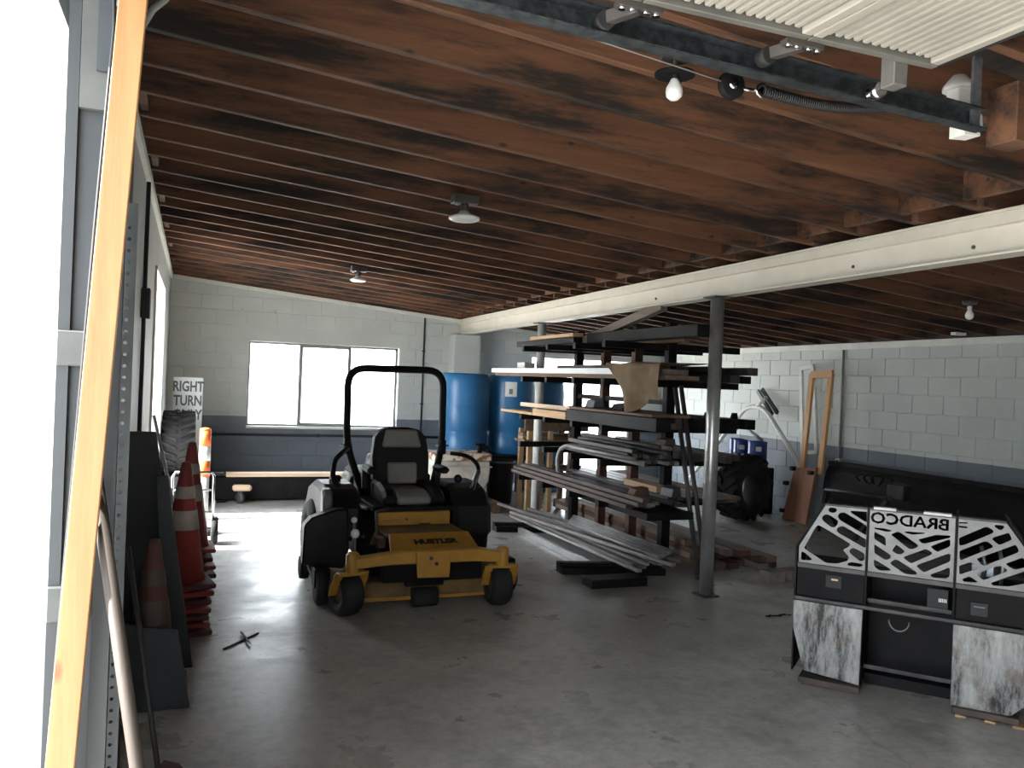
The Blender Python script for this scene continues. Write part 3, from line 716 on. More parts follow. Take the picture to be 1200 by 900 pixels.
# knobby tire seen edge on, standing on a crate
def tire(name, lab, c, R0, w, axis, lugs, lugh, rim=None, cat='tire', parent=None, mat='rubber', nseg=30, lug_w=.5, hub_mat='dark_steel', z_up=True):
    ax = Vector(axis).normalized()
    t = thing(name, lab, cat, tuple(c)) if parent is None else parent
    ri = rim or R0 * .52; h = w / 2
    prof = [(ri, -h * .62), (ri + .02, -h * .86), (R0 * .8, -h), (R0 * .93 - lugh, -h * .93), (R0 - lugh, -h * .72), (R0 - lugh, h * .72), (R0 * .93 - lugh, h * .93), (R0 * .8, h), (ri + .02, h * .86), (ri, h * .62)]
    body = MB().lathe(prof, nseg, (0, 0, 0), ax, closed=True).build('casing', mat, t)
    u = Vector((0, 0, 1)) if abs(ax.z) < .9 else Vector((1, 0, 0)); a = ax.cross(u).normalized(); b = ax.cross(a)
    lg = MB()
    for i in range(lugs):
        for sgn in (-1, 1):
            t0 = 2 * PI * (i + (.25 if sgn > 0 else -.25)) / lugs; t1 = t0 + 2 * PI / lugs * .75
            def P(tt, r, hh): return (a * math.cos(tt) + b * math.sin(tt)) * r + ax * hh
            dw = 2 * PI / lugs * lug_w * .5
            lo_, hi_ = R0 - lugh * 1.15, R0
            vs_ = [P(t1 - dw, lo_, 0.02 * sgn), P(t1 + dw, lo_, .02 * sgn), P(t0 + dw, lo_ * .975, sgn * h * .97), P(t0 - dw, lo_ * .975, sgn * h * .97),
                   P(t1 - dw * .7, hi_, .02 * sgn), P(t1 + dw * .7, hi_, .02 * sgn), P(t0 + dw * .7, hi_ * .985, sgn * h * .93), P(t0 - dw * .7, hi_ * .985, sgn * h * .93)]
            lg.add(vs_, [(0, 1, 2, 3), (4, 5, 6, 7), (0, 1, 5, 4), (1, 2, 6, 5), (2, 3, 7, 6), (3, 0, 4, 7)])
    if lugs: o = lg.build('tread', mat, t); o['kind'] = 'stuff'
    return t
cr = MB().box2((-.34, 9.95, 0), (.05, 10.42, .385)); single('crate', cr, 'slate_board', 'dark crate under the knobby tire by the left wall', 'crate', bevel=.006)
tire('knobby_tire', 'knobby dark tire standing on the crate in front of the sign', (-.145, 10.2, .75), .365, .36, (1, 0, 0), 24, .022)
# sign
sgn = thing('road_sign', 'white metal road sign reading RIGHT TURN behind the knobby tire', 'sign', (-.066, 10.68, 0))
MB().box2((-.165, 0, .52), (.165, .008, 1.49)).build('plate', 'sign_white', sgn, .003)
MB().box2((-.02, .009, 0), (.02, .03, 1.45)).build('sign_post', 'galv', sgn)
for i, (w_, z) in enumerate((('RIGHT', 1.375), ('TURN', 1.205))):
    mesh_obj('lettering', text_mesh('lettering', w_, .17, 'sign_ink', .001, False, .70, .005), sgn, loc=(.0, -.002, z), rot=(PI / 2, 0, 0))
mesh_obj('lettering', text_mesh('lettering', 'ONLY', .17, 'sign_ink', .001, False, .70, .005), sgn, loc=(0, -.002, 1.035), rot=(PI / 2, 0, 0))
# leaning stick and plank in the far doorway
A = GX(155, 482, -.30)
single('leaning_stick', MB().cyl((-.02, 7.45, .008), (-.31, 7.62, 1.19), .014, 8), 'hose_grey', 'grey stick leaning on the left wall behind the cone stacks', 'stick')
single('doorway_plank', MB().bar((-.40, 9.32, .005), (-.44, 9.55, 1.75), .16, .03, (1, 0, 0)), 'redwood', 'reddish plank standing in the far doorway', 'plank', bevel=.002)
single('red_bracket', MB().prism([(-.10, 3.42), (.04, 3.40), (.0, 3.52), (-.06, 3.57)], .0, .03, 'xy'), 'cone_dull', 'small dull red piece lying on the floor by the rod', 'scrap', bevel=.004)
for a, b, l in (((.21, 4.98), (.42, 5.24), 'longer thin dark stick lying crossed on the concrete'), ((.32, 5.26), (.36, 5.02), 'shorter thin dark stick lying crossed on the concrete')):
    z = .004 if 'longer' in l else .011
    single('thin_stick', MB().bar((a[0], a[1], z), (b[0], b[1], z), .009, .007), 'ink', l, 'stick')

# ================================================================== UNDER THE BACK WINDOW
sk = thing('steel_skid', 'long low dark steel skid under the back window', 'skid', (1.75, 10.75, 0))
MB().box2((-1.55, -.15, .02), (1.35, .15, .30)).build('beam', 'black_steel', sk, .01)
for x in (-1.4, 0, 1.2): MB().box2((x - .05, -.25, 0), (x + .05, .25, .03)).build('runner', 'black_steel', sk)
single('pale_plank', MB().box2((.40, 10.56, .302), (3.0, 10.72, .348)), 'plank_x', 'long pale plank lying along the front of the dark skid', 'plank', bevel=.003)
single('thin_plank', MB().bar((.95, 10.82, .312), (2.95, 10.80, .33), .12, .022), 'plank_x', 'thin reddish plank lying behind the long pale plank', 'plank', bevel=.002)
single('short_stub', MB().cyl((.16, 10.70, .325), (.38, 10.66, .325), .022, 8), 'dark_steel', 'short dark pipe stub at the end of the pale plank', 'pipe')
dl = thing('wooden_dolly', 'small tan wooden block with a caster wheel before the skid', 'dolly', (.58, 10.42, 0))
MB().box2((-.11, -.06, .155), (.11, .06, .225)).build('block', 'plank_x', dl, .02)
MB().lathe([(.01, -.025), (.06, -.025), (.068, -.015), (.068, .015), (.06, .025), (.01, .025)], 18, (-.02, 0, .068), (.8, .6, 0)).build('wheel', 'dark_steel', dl)
MB().bar((-.02, .0, .155), (-.02, .0, .10), .05, .05).build('fork', 'dark_steel', dl)
pp = thing('wall_pipe', 'dark pipe running low along the back wall', 'pipe', (0, YB - .035, .70))
MB().cyl((-.2, 0, 0), (3.55, 0, 0), .018, 8).build('pipe', 'slate_board', pp)
for x in (0.3, 1.7, 3.1): MB().box((x, .012, 0), (.03, .04, .05)).build('clip', 'slate_board', pp)
p = GY(497, 375, YB - .02); bc = thing('wall_conduit', 'thin grey conduit beside the back window', 'conduit', (3.22, YB - .022, 0))
MB().cyl((0, 0, .75), (0, 0, 2.50), .012, 8).build('pipe', 'slate_board', bc)
for z in (1.2, 2.0): MB().box((0, .008, z), (.05, .012, .02)).build('strap', 'slate_board', bc)

# ================================================================== MOWER
mw = thing('riding_mower', 'yellow and black zero-turn riding mower with a black roll bar', 'mower', (1.54, 5.49, 0), math.radians(1.5))
def P(name, mb, mat, parent=mw, bevel=0.0): return mb.build(name, mat, parent, bevel)
# front axle
P('front_axle', MB().prism([(-.56, .325), (-.30, .345), (.30, .345), (.56, .325), (.56, .395), (.34, .435), (-.20, .435), (-.56, .395)], -.09, -.01), 'yellow', bevel=.008)
P('pivot_plate', MB().prism([(-.10, .255), (.125, .25), (.13, .432), (-.115, .432)], -.105, -.092), 'yellow', bevel=.003)
for x, z in ((-.01, .385), (.03, .345)): P('bolt', MB().cyl((x, -.112, z), (x, -.104, z), .013, 10), 'dark_steel')
def caster(x, ang):
    pv = P('caster_pivot', MB().lathe([(.001, .30), (.042, .30), (.045, .305), (.045, .42), (.03, .435), (.001, .435)], 16, (x, -.05, 0)), 'yellow')
    ca, sa = math.cos(ang), math.sin(ang)
    def T(mb):
        mb.v = [Vector((x + q.x * ca - q.y * sa, -.05 + q.x * sa + q.y * ca, q.z)) for q in mb.v]; return mb
    tr_ = .08
    fk = MB()
    fk.bar((-.095, tr_ * .1, .295), (.095, tr_ * .1, .295), .06, .024)
    for sx in (-1, 1):
        fk.bar((sx * .092, .0, .30), (sx * .098, tr_ * .5, .22), .06, .012, (0, 1, 0)); fk.bar((sx * .098, tr_ * .45, .24), (sx * .098, tr_, .145), .055, .012, (0, 1, 0))
    P('caster_fork', T(fk), 'yellow', bevel=.002)
    w = T(MB().lathe([(.065, -.065), (.12, -.075), (.142, -.05), (.147, -.02), (.147, .02), (.142, .05), (.12, .075), (.065, .065)], 24, (0, tr_, .147), (1, 0, 0), closed=True))
    wo = P('caster_tire', w, 'rubber')
    P('caster_hub', T(MB().lathe([(.002, -.05), (.066, -.05), (.066, .05), (.002, .05)], 16, (0, tr_, .147), (1, 0, 0))), 'deck_yellow', wo)
caster(-.53, math.radians(14)); caster(.53, math.radians(-6))
# deck
P('deck', MB().prism([(-.62, .30), (-.45, .16), (.56, .16), (.72, .30), (.76, .60), (.66, .86), (-.55, .86), (-.66, .60)], .055, .175, 'xy'), 'deck_yellow', bevel=.01)
P('deck_lip', MB().prism([(-.46, .145), (.57, .145), (.57, .16), (-.46, .16)], .045, .068, 'xy'), 'yellow')
for x, y in ((-.66, .33), (.745, .37)):
    P('gauge_wheel', MB().lathe([(.02, -.04), (.105, -.045), (.122, -.03), (.122, .03), (.105, .045), (.02, .04)], 20, (x, y, .122), (1, 0, 0)), 'rubber')
    P('wheel_arm', MB().box2((x - .055, y - .03, .12), (x + .055, y + .10, .25)), 'black_steel', bevel=.006)
P('anti_scalp_roller', MB().lathe([(.01, -.09), (.062, -.09), (.066, -.08), (.066, .08), (.062, .09), (.01, .09)], 18, (.02, .12, .067), (1, 0, 0)), 'rubber')
P('deck_hanger', MB().box2((-.12, .12, .14), (.16, .20, .24)), 'black_steel', bevel=.006)
P('chassis', MB().box2((-.30, .05, .19), (.42, 1.65, .38)), 'black_steel', bevel=.01)
# foot plate with lettering
fp = P('foot_plate', MB().add([(-.245, .06, .395), (.405, .06, .395), (.375, .26, .492), (-.215, .26, .492), (-.245, .075, .37), (.405, .075, .37), (.375, .275, .467), (-.215, .275, .467)],
     [(0, 1, 2, 3), (7, 6, 5, 4), (0, 4, 5, 1), (1, 5, 6, 2), (2, 6, 7, 3), (3, 7, 4, 0)]), 'yellow', bevel=.004)
tm = text_mesh('lettering', 'HUSTLER', .066, 'ink', .0015, False, 1.16, .004)
mesh_obj('lettering', tm, fp, loc=(.10, .155, .4445), rot=(math.atan2(.097, .20), 0, 0))
P('floor_pan', MB().box2((-.235, .26, .465), (.36, .62, .488)), 'deck_yellow', bevel=.004)
up_ = P('front_cowl', MB().box2((-.215, .59, .455), (.345, .63, .585)), 'yellow', bevel=.006)
P('cowl_rib', MB().box2((-.19, .578, .515), (-.06, .59, .528)), 'yellow', up_)
P('cowl_decal', MB().box2((.10, .585, .478), (.19, .589, .498)), 'ink', up_)
P('cowl_bolt', MB().cyl((0.0, .58, .53), (0, .59, .53), .009, 8), 'dark_steel', up_)
P('seat_platform', MB().box2((-.24, .64, .575), (.40, 1.25, .62)), 'black_steel', bevel=.008)
# seat
sx0 = .085
def pad(c, s, bev): return MB().box(c, s), bev
cu = P('seat_cushion', MB().prism([(.68, .62), (1.12, .62), (1.12, .72), (.80, .725), (.70, .70), (.665, .66)], sx0 - .135, sx0 + .135, 'yz'), 'seat_grey', bevel=.02)
for sgx in (-1, 1):
    P('seat_bolster', MB().prism([(.67, .615), (1.13, .615), (1.13, .77), (.90, .77), (.74, .735), (.66, .68)], sx0 + sgx * .135, sx0 + sgx * .245, 'yz'), 'seat_black', cu, .025)
def back(x0, x1, z0, z1, y0, th, mat, nm, par=mw, bev=.02, taper=0):
    mb = MB(); ln = .17
    mb.add([(x0, y0 + (z0 - .72) * ln, z0), (x1, y0 + (z0 - .72) * ln, z0), (x1 - taper, y0 + (z1 - .72) * ln, z1), (x0 + taper, y0 + (z1 - .72) * ln, z1),
            (x0, y0 + th + (z0 - .72) * ln, z0), (x1, y0 + th + (z0 - .72) * ln, z0), (x1 - taper, y0 + th + (z1 - .72) * ln, z1), (x0 + taper, y0 + th + (z1 - .72) * ln, z1)],
           [(0, 1, 2, 3), (7, 6, 5, 4), (0, 4, 5, 1), (1, 5, 6, 2), (2, 6, 7, 3), (3, 7, 4, 0)])
    return P(nm, mb, mat, par, bev)
pr = []
for x, z in ((-.265, .74), (-.275, .95), (-.25, 1.10), (-.19, 1.165), (-.08, 1.185), (.08, 1.185), (.19, 1.165), (.25, 1.10), (.275, .95), (.265, .74)): pr.append((sx0 + x * .86, z))
mbk = MB().prism(pr, 0, .13); mbk.v = [Vector((q.x, q.y + 1.07 + (q.z - .72) * .17, q.z)) for q in mbk.v]
bk = P('seat_back', mbk, 'seat_black', mw, .025)
back(sx0 - .165, sx0 + .165, 1.025, 1.168, 1.045, .05, 'seat_grey', 'headrest_panel', bk, .015, .035)
back(sx0 - .12, sx0 + .12, .735, .905, 1.04, .05, 'seat_grey', 'lumbar_panel', bk, .012)
for sgx in (-1, 1):
    ar = P('armrest', MB().box((sx0 + sgx * .295, .98, .865), (.075, .26, .055)), 'seat_black', mw, .02)
    P('armrest_post', MB().bar((sx0 + sgx * .30, 1.10, .70), (sx0 + sgx * .31, 1.08, .85), .04, .03), 'seat_black', ar)
# fenders, side consoles
for sgx, cx in ((-1, -.44), (1, .56)):
    x0, x1 = (cx - .16, cx + .13) if sgx < 0 else (cx - .15, cx + .17)
    pf = [(.66, .36), (.70, .60), (.80, .72), (.95, .755), (1.25, .755), (1.45, .70), (1.58, .55), (1.60, .36)]
    fe = P('fender', MB().prism(pf, x0, x1, 'yz'), 'plastic_black', mw, .035)
    if sgx < 0:
        P('fuel_cap', MB().lathe([(.04, .75), (.045, .755), (.045, .79), (.03, .80), (.001, .80)], 14, (cx, 1.15, 0)), 'plastic_black', fe)
        P('tank_side_sheen', MB().prism([(.655, .45), (.66, .70), (.72, .745), (.80, .75), (.76, .45)], x0 - .012, x0 + .06, 'yz'), 'plastic_grey', fe, .015)  # grey colour paints the light reflected on the black tank
    else:
        P('console_knob', MB().sphere((cx - .05, .92, .79), .035, 12, 7), 'plastic_black', fe)
# discharge chute, raised flap on the viewer's left
ch = MB().prism([(-.77, .235), (-.47, .20), (-.44, .34), (-.46, .63), (-.54, .63), (-.715, .575), (-.765, .52)], .50, .62)
P('discharge_chute', ch, 'plastic_black', bevel=.012)
P('chute_bracket', MB().bar((-.735, .50, .24), (-.70, .49, .15), .02, .008), 'galv')
P('chute_foot', MB().lathe([(.02, -.03), (.08, -.03), (.085, 0), (.08, .03), (.02, .03)], 16, (-.74, .62, .2), (1, 0, 0)), 'rubber')
# rear tires
for x in (-.50, .66):
    tt = bpy.data.objects.new('rear_tire', None); 
    tr2 = MB().lathe([(.15, -.13), (.26, -.145), (.295, -.11), (.305, -.05), (.305, .05), (.295, .11), (.26, .145), (.15, .13)], 28, (x, 1.22, .305), (1, 0, 0), closed=True)
    wo = P('rear_tire', tr2, 'rubber')
    P('rim', MB().lathe([(.002, -.07), (.152, -.10), (.152, .10), (.002, .07)], 20, (x, 1.22, .305), (1, 0, 0)), 'deck_yellow', wo)
    bpy.data.objects.remove(tt)
# engine
P('engine', MB().box2((-.22, 1.30, .40), (.40, 1.92, .80)), 'black_steel', bevel=.03)
P('engine_shroud', MB().lathe([(.002, .80), (.19, .80), (.20, .82), (.17, .92), (.05, .94), (.002, .94)], 20, (.09, 1.6, 0)), 'plastic_black')
for x in (-.18, .34): P('muffler', MB().cyl((x, 1.5, .70), (x, 1.85, .70), .07, 14), 'dark_steel')
P('rear_bumper', MB().tube([(-.38, 1.5, .42), (-.38, 1.98, .45), (.55, 1.98, .45), (.55, 1.5, .42)], .025, 8), 'black_steel')
# roll bar
def bend(pts, r, n=5):
    out = [Vector(pts[0])]
    for a, b, c in zip(pts, pts[1:], pts[2:]):
        a, b, c = Vector(a), Vector(b), Vector(c); l1 = min(r, (a - b).length * .48); l2 = min(r, (c - b).length * .48)
        s_, e_ = b + (a - b).normalized() * l1, b + (c - b).normalized() * l2
        for i in range(n + 1):
            t_ = i / n; out.append(s_ * (1 - t_) ** 2 + b * 2 * t_ * (1 - t_) + e_ * t_ ** 2)
    out.append(Vector(pts[-1])); return out
ry = 1.27
rb = P('roll_bar', MB().tube(bend([(-.16, ry - .05, .55), (-.335, ry, 1.02), (-.345, ry, 1.655), (.465, ry, 1.665), (.475, ry, 1.02), (.36, ry - .05, .55)], .15, 6), .030, 12), 'black_steel')
for x in (-.335, .475):
    P('hinge_bracket', MB().box((x, ry, 1.02), (.05, .085, .12)), 'black_steel', rb, .006)
    P('hinge_pin', MB().cyl((x - .055, ry - .01, 1.03), (x + .055, ry - .01, 1.03), .009, 8), 'galv', rb)
# steering levers folded outwards
lv = P('control_lever', MB().tube(bend([(-.335, ry - .05, 1.01), (-.47, 1.05, .93), (-.50, .95, .80), (-.38, .80, .60)], .06, 4), .022, 10), 'black_steel')
lv2 = P('control_lever', MB().tube(bend([(.50, 1.10, .98), (.63, 1.0, .97), (.70, .92, .88), (.58, .80, .68), (.40, .76, .60)], .07, 4), .017, 10), 'black_steel')
P('lever_grip', MB().cyl((.68, .905, .85), (.60, .825, .71), .022, 10), 'galv', lv2)
P('lever_grip', MB().cyl((-.37, .80, .625), (-.27, .72, .60), .018, 10), 'galv')
# controls on the viewer's left
for (x, y, z) in ((-.43, .42, .545), (-.445, .30, .47)):
    ks = P('control_stalk', MB().cyl((x, y, .34), (x, y, z), .010, 8), 'galv')
    P('knob', MB().sphere((x, y, z + .02), .022 if z > .5 else .032, 12, 7), 'white', ks)
P('height_lever', MB().tube([(-.24, .40, .36), (-.26, .44, .52), (-.25, .52, .60), (-.16, .50, .63)], .012, 8), 'dark_steel')
P('deck_linkage', MB().bar((-.34, .32, .36), (-.22, .50, .50), .03, .02), 'deck_yellow')
P('left_support', MB().box2((-.40, .30, .18), (-.30, .60, .40)), 'black_steel', bevel=.01)
P('foot_peg', MB().box2((-.30, .20, .40), (-.25, .36, .47)), 'rust_brown', bevel=.006)

# ================================================================== BARRELS, TANK, BINS
def barrel(x, y, z, r, h, lab, sticker=False):
    t = thing('plastic_barrel', lab, 'barrel', (x, y, z))
    pr_ = [(.002, 0), (r * .93, 0), (r * .97, .02), (r * .97, h * .10), (r * .985, h * .25), (r * .95, h * .265), (r * .95, h * .29), (r, h * .31), (r, h * .60), (r * .985, h * .615), (r, h * .63), (r, h * .88), (r * .96, h * .96), (r * .90, h), (r * .86, h), (r * .86, h - .03), (.002, h - .03)]
    b = MB().lathe(pr_, 32).build('body', 'blue', t)
    for a in (.5, 2.2): MB().lathe([(.03, h - .03), (.03, h - .005), (.002, h - .005)], 12, (r * .55 * math.cos(a), r * .55 * math.sin(a), 0)).build('bung', 'blue', t)
    if sticker:
        ang = sticker
        mb = MB(); n_ = 4; hh = .20; w_ = .16
        vs_ = []
        for i in range(n_ + 1):
            a_ = ang + (i / n_ - .5) * w_ / r
            vs_ += [((r + .004) * math.cos(a_), (r + .004) * math.sin(a_), h * .73), ((r + .004) * math.cos(a_), (r + .004) * math.sin(a_), h * .73 + hh)]
        mb.add(vs_, [(2 * i, 2 * i + 2, 2 * i + 3, 2 * i + 1) for i in range(n_)])
        lb = mb.build('sticker', 'paper', t)
        MB().box(((r + .006) * math.cos(ang), (r + .006) * math.sin(ang), h * .73 + .07), (.004, .05, .07), Euler((0, 0, ang))).build('sticker_print', 'plastic_grey', lb)
    return t
stz = .60
bs = thing('barrel_stand', 'black timber stand carrying the blue barrels', 'stand', (3.75, 10.75, 0))
MB().box2((-.72, -.42, stz - .06), (.74, .42, stz)).build('deck', 'black_steel', bs, .006)
for x in (-.66, .04, .68):
    for y in (-.36, .36): MB().box2((x - .05, y - .05, 0), (x + .05, y + .05, stz - .06)).build('leg', 'black_steel', bs)
barrel(3.43, 10.72, stz, .335, 1.08, 'bright blue plastic barrel standing nearest the pilaster and white tank')
barrel(4.13, 10.78, stz, .335, 1.08, 'blue plastic barrel with a small white sticker', math.radians(248))
barrel(4.86, 11.35, 0.0, .32, 1.62, 'tall dark blue barrel behind the steel rack')
# dirty white tank on a pallet
tk = thing('metal_tank', 'dirty white metal hopper with a rusty top rim before the barrels', 'tank', (3.05, 9.75, 0))
pf = [(-.30, .245), (.27, .245), (.345, .36), (.36, .52), (.345, .62), (-.345, .62), (-.36, .50), (-.345, .36)]
MB().prism(pf, -.25, .25).build('body', 'tank_white', tk, .02)
MB().box2((-.365, -.27, .618), (.365, .27, .705)).build('rim', 'rust_top', tk, .012)
MB().box2((-.37, -.275, .535), (.37, .275, .55)).build('band', 'tank_white', tk)
for x in (-.26, .26): MB().box2((x - .05, -.2, .145), (x + .05, .2, .247)).build('foot', 'black_steel', tk)
pl = thing('pallet', 'dark wooden pallet under the dirty white hopper', 'pallet', (3.12, 9.75, 0))
for y in (-.36, -.18, 0, .18, .36): MB().box2((-.50, y - .06, .115), (.37, y + .06, .14)).build('slat', 'lumber', pl)
for x in (-.46, -.06, .33): MB().box2((x - .04, -.42, 0), (x + .04, .42, .115)).build('stringer', 'lumber', pl)
bn = thing('black_bin', 'black plastic bin with a curved rim beside the white hopper', 'bin', (3.71, 9.98, 0))
MB().lathe([(.002, 0), (.14, 0), (.16, .05), (.18, .52), (.195, .55), (.195, .58), (.17, .58), (.15, .10), (.002, .08)], 22).build('body', 'plastic_black', bn)
MB().tube([(.19 * math.cos(a), .19 * math.sin(a), .565) for a in [PI + PI * i / 10 for i in range(11)]], .014, 6).build('rim', 'plastic_grey', bn)
vl = thing('pump_valve', 'black valve and hose fittings on the white hopper', 'valve', (3.30, 9.62, .705))
MB().cyl((0, 0, 0), (0, 0, .09), .03, 10).build('body', 'black_steel', vl); MB().box((0, 0, .10), (.13, .03, .03)).build('handle', 'black_steel', vl, .005)
MB().tube([(.02, 0, .04), (.10, .02, .07), (.16, .04, .03)], .018, 8).build('hose', 'rubber', vl)

# ================================================================== STEEL RACK AND ITS STOCK
RX = 4.12
LV = [0.56, 0.93, 1.24, 1.66, 2.00]                 # tops of the cantilever arms
rk = thing('cantilever_rack', 'dark steel cantilever rack loaded with bars and boards', 'rack', (RX, 0, 0))
RY = [6.66, 7.28, 7.95, 8.62]
for i, y in enumerate(RY):
    up1 = MB().box2((-.045, y - .04, 0.01), (.045, y + .04, 2.20)).build('upright', 'rust_brown' if i in (1, 2) else 'black_steel', rk, .004)
    for z in LV:
        MB().box2((-.70, y - .03, z - .06), (-.046, y + .03, z)).build('arm', 'black_steel', rk, .003)
        MB().box2((.046, y - .03, z - .06), (.75, y + .03, z)).build('arm', 'black_steel', rk, .003)
    MB().box2((-.30, y - .045, 0), (.62, y + .045, .012)).build('base_plate', 'black_steel', rk)
for z in (.34, 1.46):
    for y0, y1 in zip(RY, RY[1:]): MB().box2((-.02, y0 + .041, z - .025), (.02, y1 - .041, z + .025)).build('brace', 'black_steel', rk)
def stock(name, x0, x1, y0, y1, z, w, h, mat, lab, cat, grp, n, layers=1, kind='bar', jx=.004, jy=.25, gap=.003):
    """n pieces side by side between x0 and x1, in layers, lying on height z"""
    for L in range(layers):
        cnt = n - L * max(1, n // 4)
        if cnt <= 0: break
        for i in range(cnt):
            x = x0 + (x1 - x0) * ((i + .5 + L * .4) / n)
            a, b = y0 + R.uniform(-jy * .3, jy), y1 + R.uniform(-jy, jy * .5)
            zz = z + L * (h + gap) + .001
            mb = MB()
            if kind == 'pipe': mb.cyl((x, a, zz + h / 2), (x + R.uniform(-jx, jx), b, zz + h / 2), h / 2, 10)
            elif kind == 'angle':
                mb.box2((x - w / 2, a, zz), (x + w / 2, b, zz + .006)); mb.box2((x - w / 2, a, zz), (x - w / 2 + .006, b, zz + h))
            else: mb.bar((x, a, zz + h / 2), (x + R.uniform(-jx, jx), b, zz + h / 2), w, h)
            mt = mat if isinstance(mat, str) else R.choice(mat)
            lb_ = lab if layers == 1 else lab + (', bottom layer', ', second layer', ', third layer', ', fourth layer')[L]
            single(name, mb, mt, lb_, cat, grp, bevel=.002 if kind == 'bar' else 0)
# lowest arms, front side: bundle of flat bars and square tubes
stock('steel_tube', 3.43, 3.76, 6.05, 8.95, LV[0], .07, .034, ['rusty_steel', 'greylumber', 'rusty_steel'], 'rust-grey steel tube in the bundle on the lowest rack arms', 'steel tube', 'tubes on the lowest arms', 4, 3)
stock('flat_bar', 3.80, 4.05, 6.2, 8.3, LV[0], .055, .03, ['dark_steel', 'rusty_steel'], 'dark flat bar lying against the uprights on the lowest arms', 'steel bar', 'flat bars on the lowest arms', 4, 3)
single('short_beam', MB().box2((3.50, 5.92, LV[0] - .062), (3.95, 6.62, LV[0] - .002)), 'black_steel', 'short black channel hanging out under the lowest bundle', 'steel beam', bevel=.004)
single('wood_offcut', MB().box2((3.84, 6.35, LV[0] + .105), (3.98, 6.95, LV[0] + .16)), 'pine_y', 'tan wood offcut lying on the lowest bundle', 'offcut', bevel=.003)
# second arms
stock('angle_iron', 3.52, 3.73, 6.1, 7.75, LV[1], .05, .045, 'dark_steel', 'dark angle iron on the front of the second arms', 'angle iron', 'angle irons on the second arms', 4, 1, 'angle')
stock('square_tube', 3.53, 3.72, 6.2, 7.5, LV[1] + .048, .042, .034, ['dark_steel', 'rusty_steel'], 'dark square tube lying on top of the angle irons', 'steel tube', 'square tubes on the second arms', 4, 2)
stock('round_bar', 3.74, 3.94, 6.1, 7.9, LV[1], .045, .038, ['dark_steel', 'rusty_steel', 'grey_pipe'], 'grey round pipe in the bundle on the second arms', 'pipe', 'pipes on the second arms', 5, 4, 'pipe', jy=.18, jx=0)
bp_ = [(3.46, 7.62, .70), (3.46, 7.66, .82), (3.46, 7.60, .93), (3.46, 7.45, .985), (3.47, 6.12, .985)]
single('bent_pipe', MB().tube(bend(bp_, .05, 3), .022, 10), 'grey_pipe', 'grey pipe with one end bent down on the second arms', 'pipe')
# third arms: shelf boards with small stuff
single('shelf_board', MB().box2((3.42, 8.28, LV[2] + .001), (3.71, 9.25, LV[2] + .03)), 'pine_y', 'thin tan shelf board at the far end of the third arms', 'board', bevel=.002)
single('shelf_timber', MB().box2((3.42, 7.42, LV[2] + .001), (3.80, 8.27, LV[2] + .075)), 'pine_y', 'thick tan timber in the middle of the third arms', 'timber', bevel=.003)
single('shelf_beam', MB().box2((3.42, 5.70, LV[2] + .001), (3.56, 7.40, LV[2] + .11)), 'black_steel', 'black steel beam on the third arms under the canvas', 'steel beam', bevel=.004)
single('shelf_plank', MB().box2((3.44, 5.80, LV[2] + .112), (3.80, 7.38, LV[2] + .135)), 'lumber', 'brown plank on top of the black shelf beam', 'plank', bevel=.002)
stock('third_bar', 3.60, 3.93, 6.1, 7.25, LV[2], .06, .05, ['dark_steel', 'lumber', 'rusty_steel'], 'dark bar lying on the third arms behind the black beam', 'bar', 'bars on the third arms', 5, 2, jy=.1)
single('pale_batten', MB().bar((3.55, 8.9, LV[2] + .10), (3.62, 7.55, LV[2] + .10), .05, .045), 'plank_x', 'pale batten lying on the thick tan timber', 'batten', bevel=.002)
0 and single('oil_bottle', MB().lathe([(.002, 0), (.03, 0), (.03, .10), (.012, .13), (.012, .16), (.002, .16)], 10, (3.70, 6.30, LV[1] + .125)), 'yellow', 'small yellow bottle lying among the pipes', 'bottle')
# fourth arms: white-edged sheet, boards, canvas
sh = MB().box2((3.40, 5.56, LV[3] + .001), (3.71, 9.45, LV[3] + .035)); single('wide_sheet', sh, 'lumber', 'wide dark sheet lying on the fourth arms', 'sheet', bevel=.002)
single('white_channel', MB().box2((3.37, 6.30, LV[3] + .036), (3.44, 9.50, LV[3] + .088)), 'sign_white', 'long white channel along the front edge of the wide sheet', 'channel', bevel=.003)
single('grey_board', MB().box2((3.46, 5.7, LV[3] + .036), (3.70, 9.0, LV[3] + .085)), 'greylumber', 'weathered board lying behind the long white channel', 'board', bevel=.003)
single('cream_box', MB().box2((3.50, 8.75, LV[3] + .086), (3.63, 8.98, LV[3] + .16)), 'white', 'small white box on the weathered board', 'box', bevel=.003)
stock('board', 3.78, 4.04, 6.3, 8.7, LV[3] + .036, .08, .05, ['lumber', 'greylumber'], 'brown board stacked behind the weathered board on the fourth arms', 'board', 'boards on the fourth arms', 3, 2)
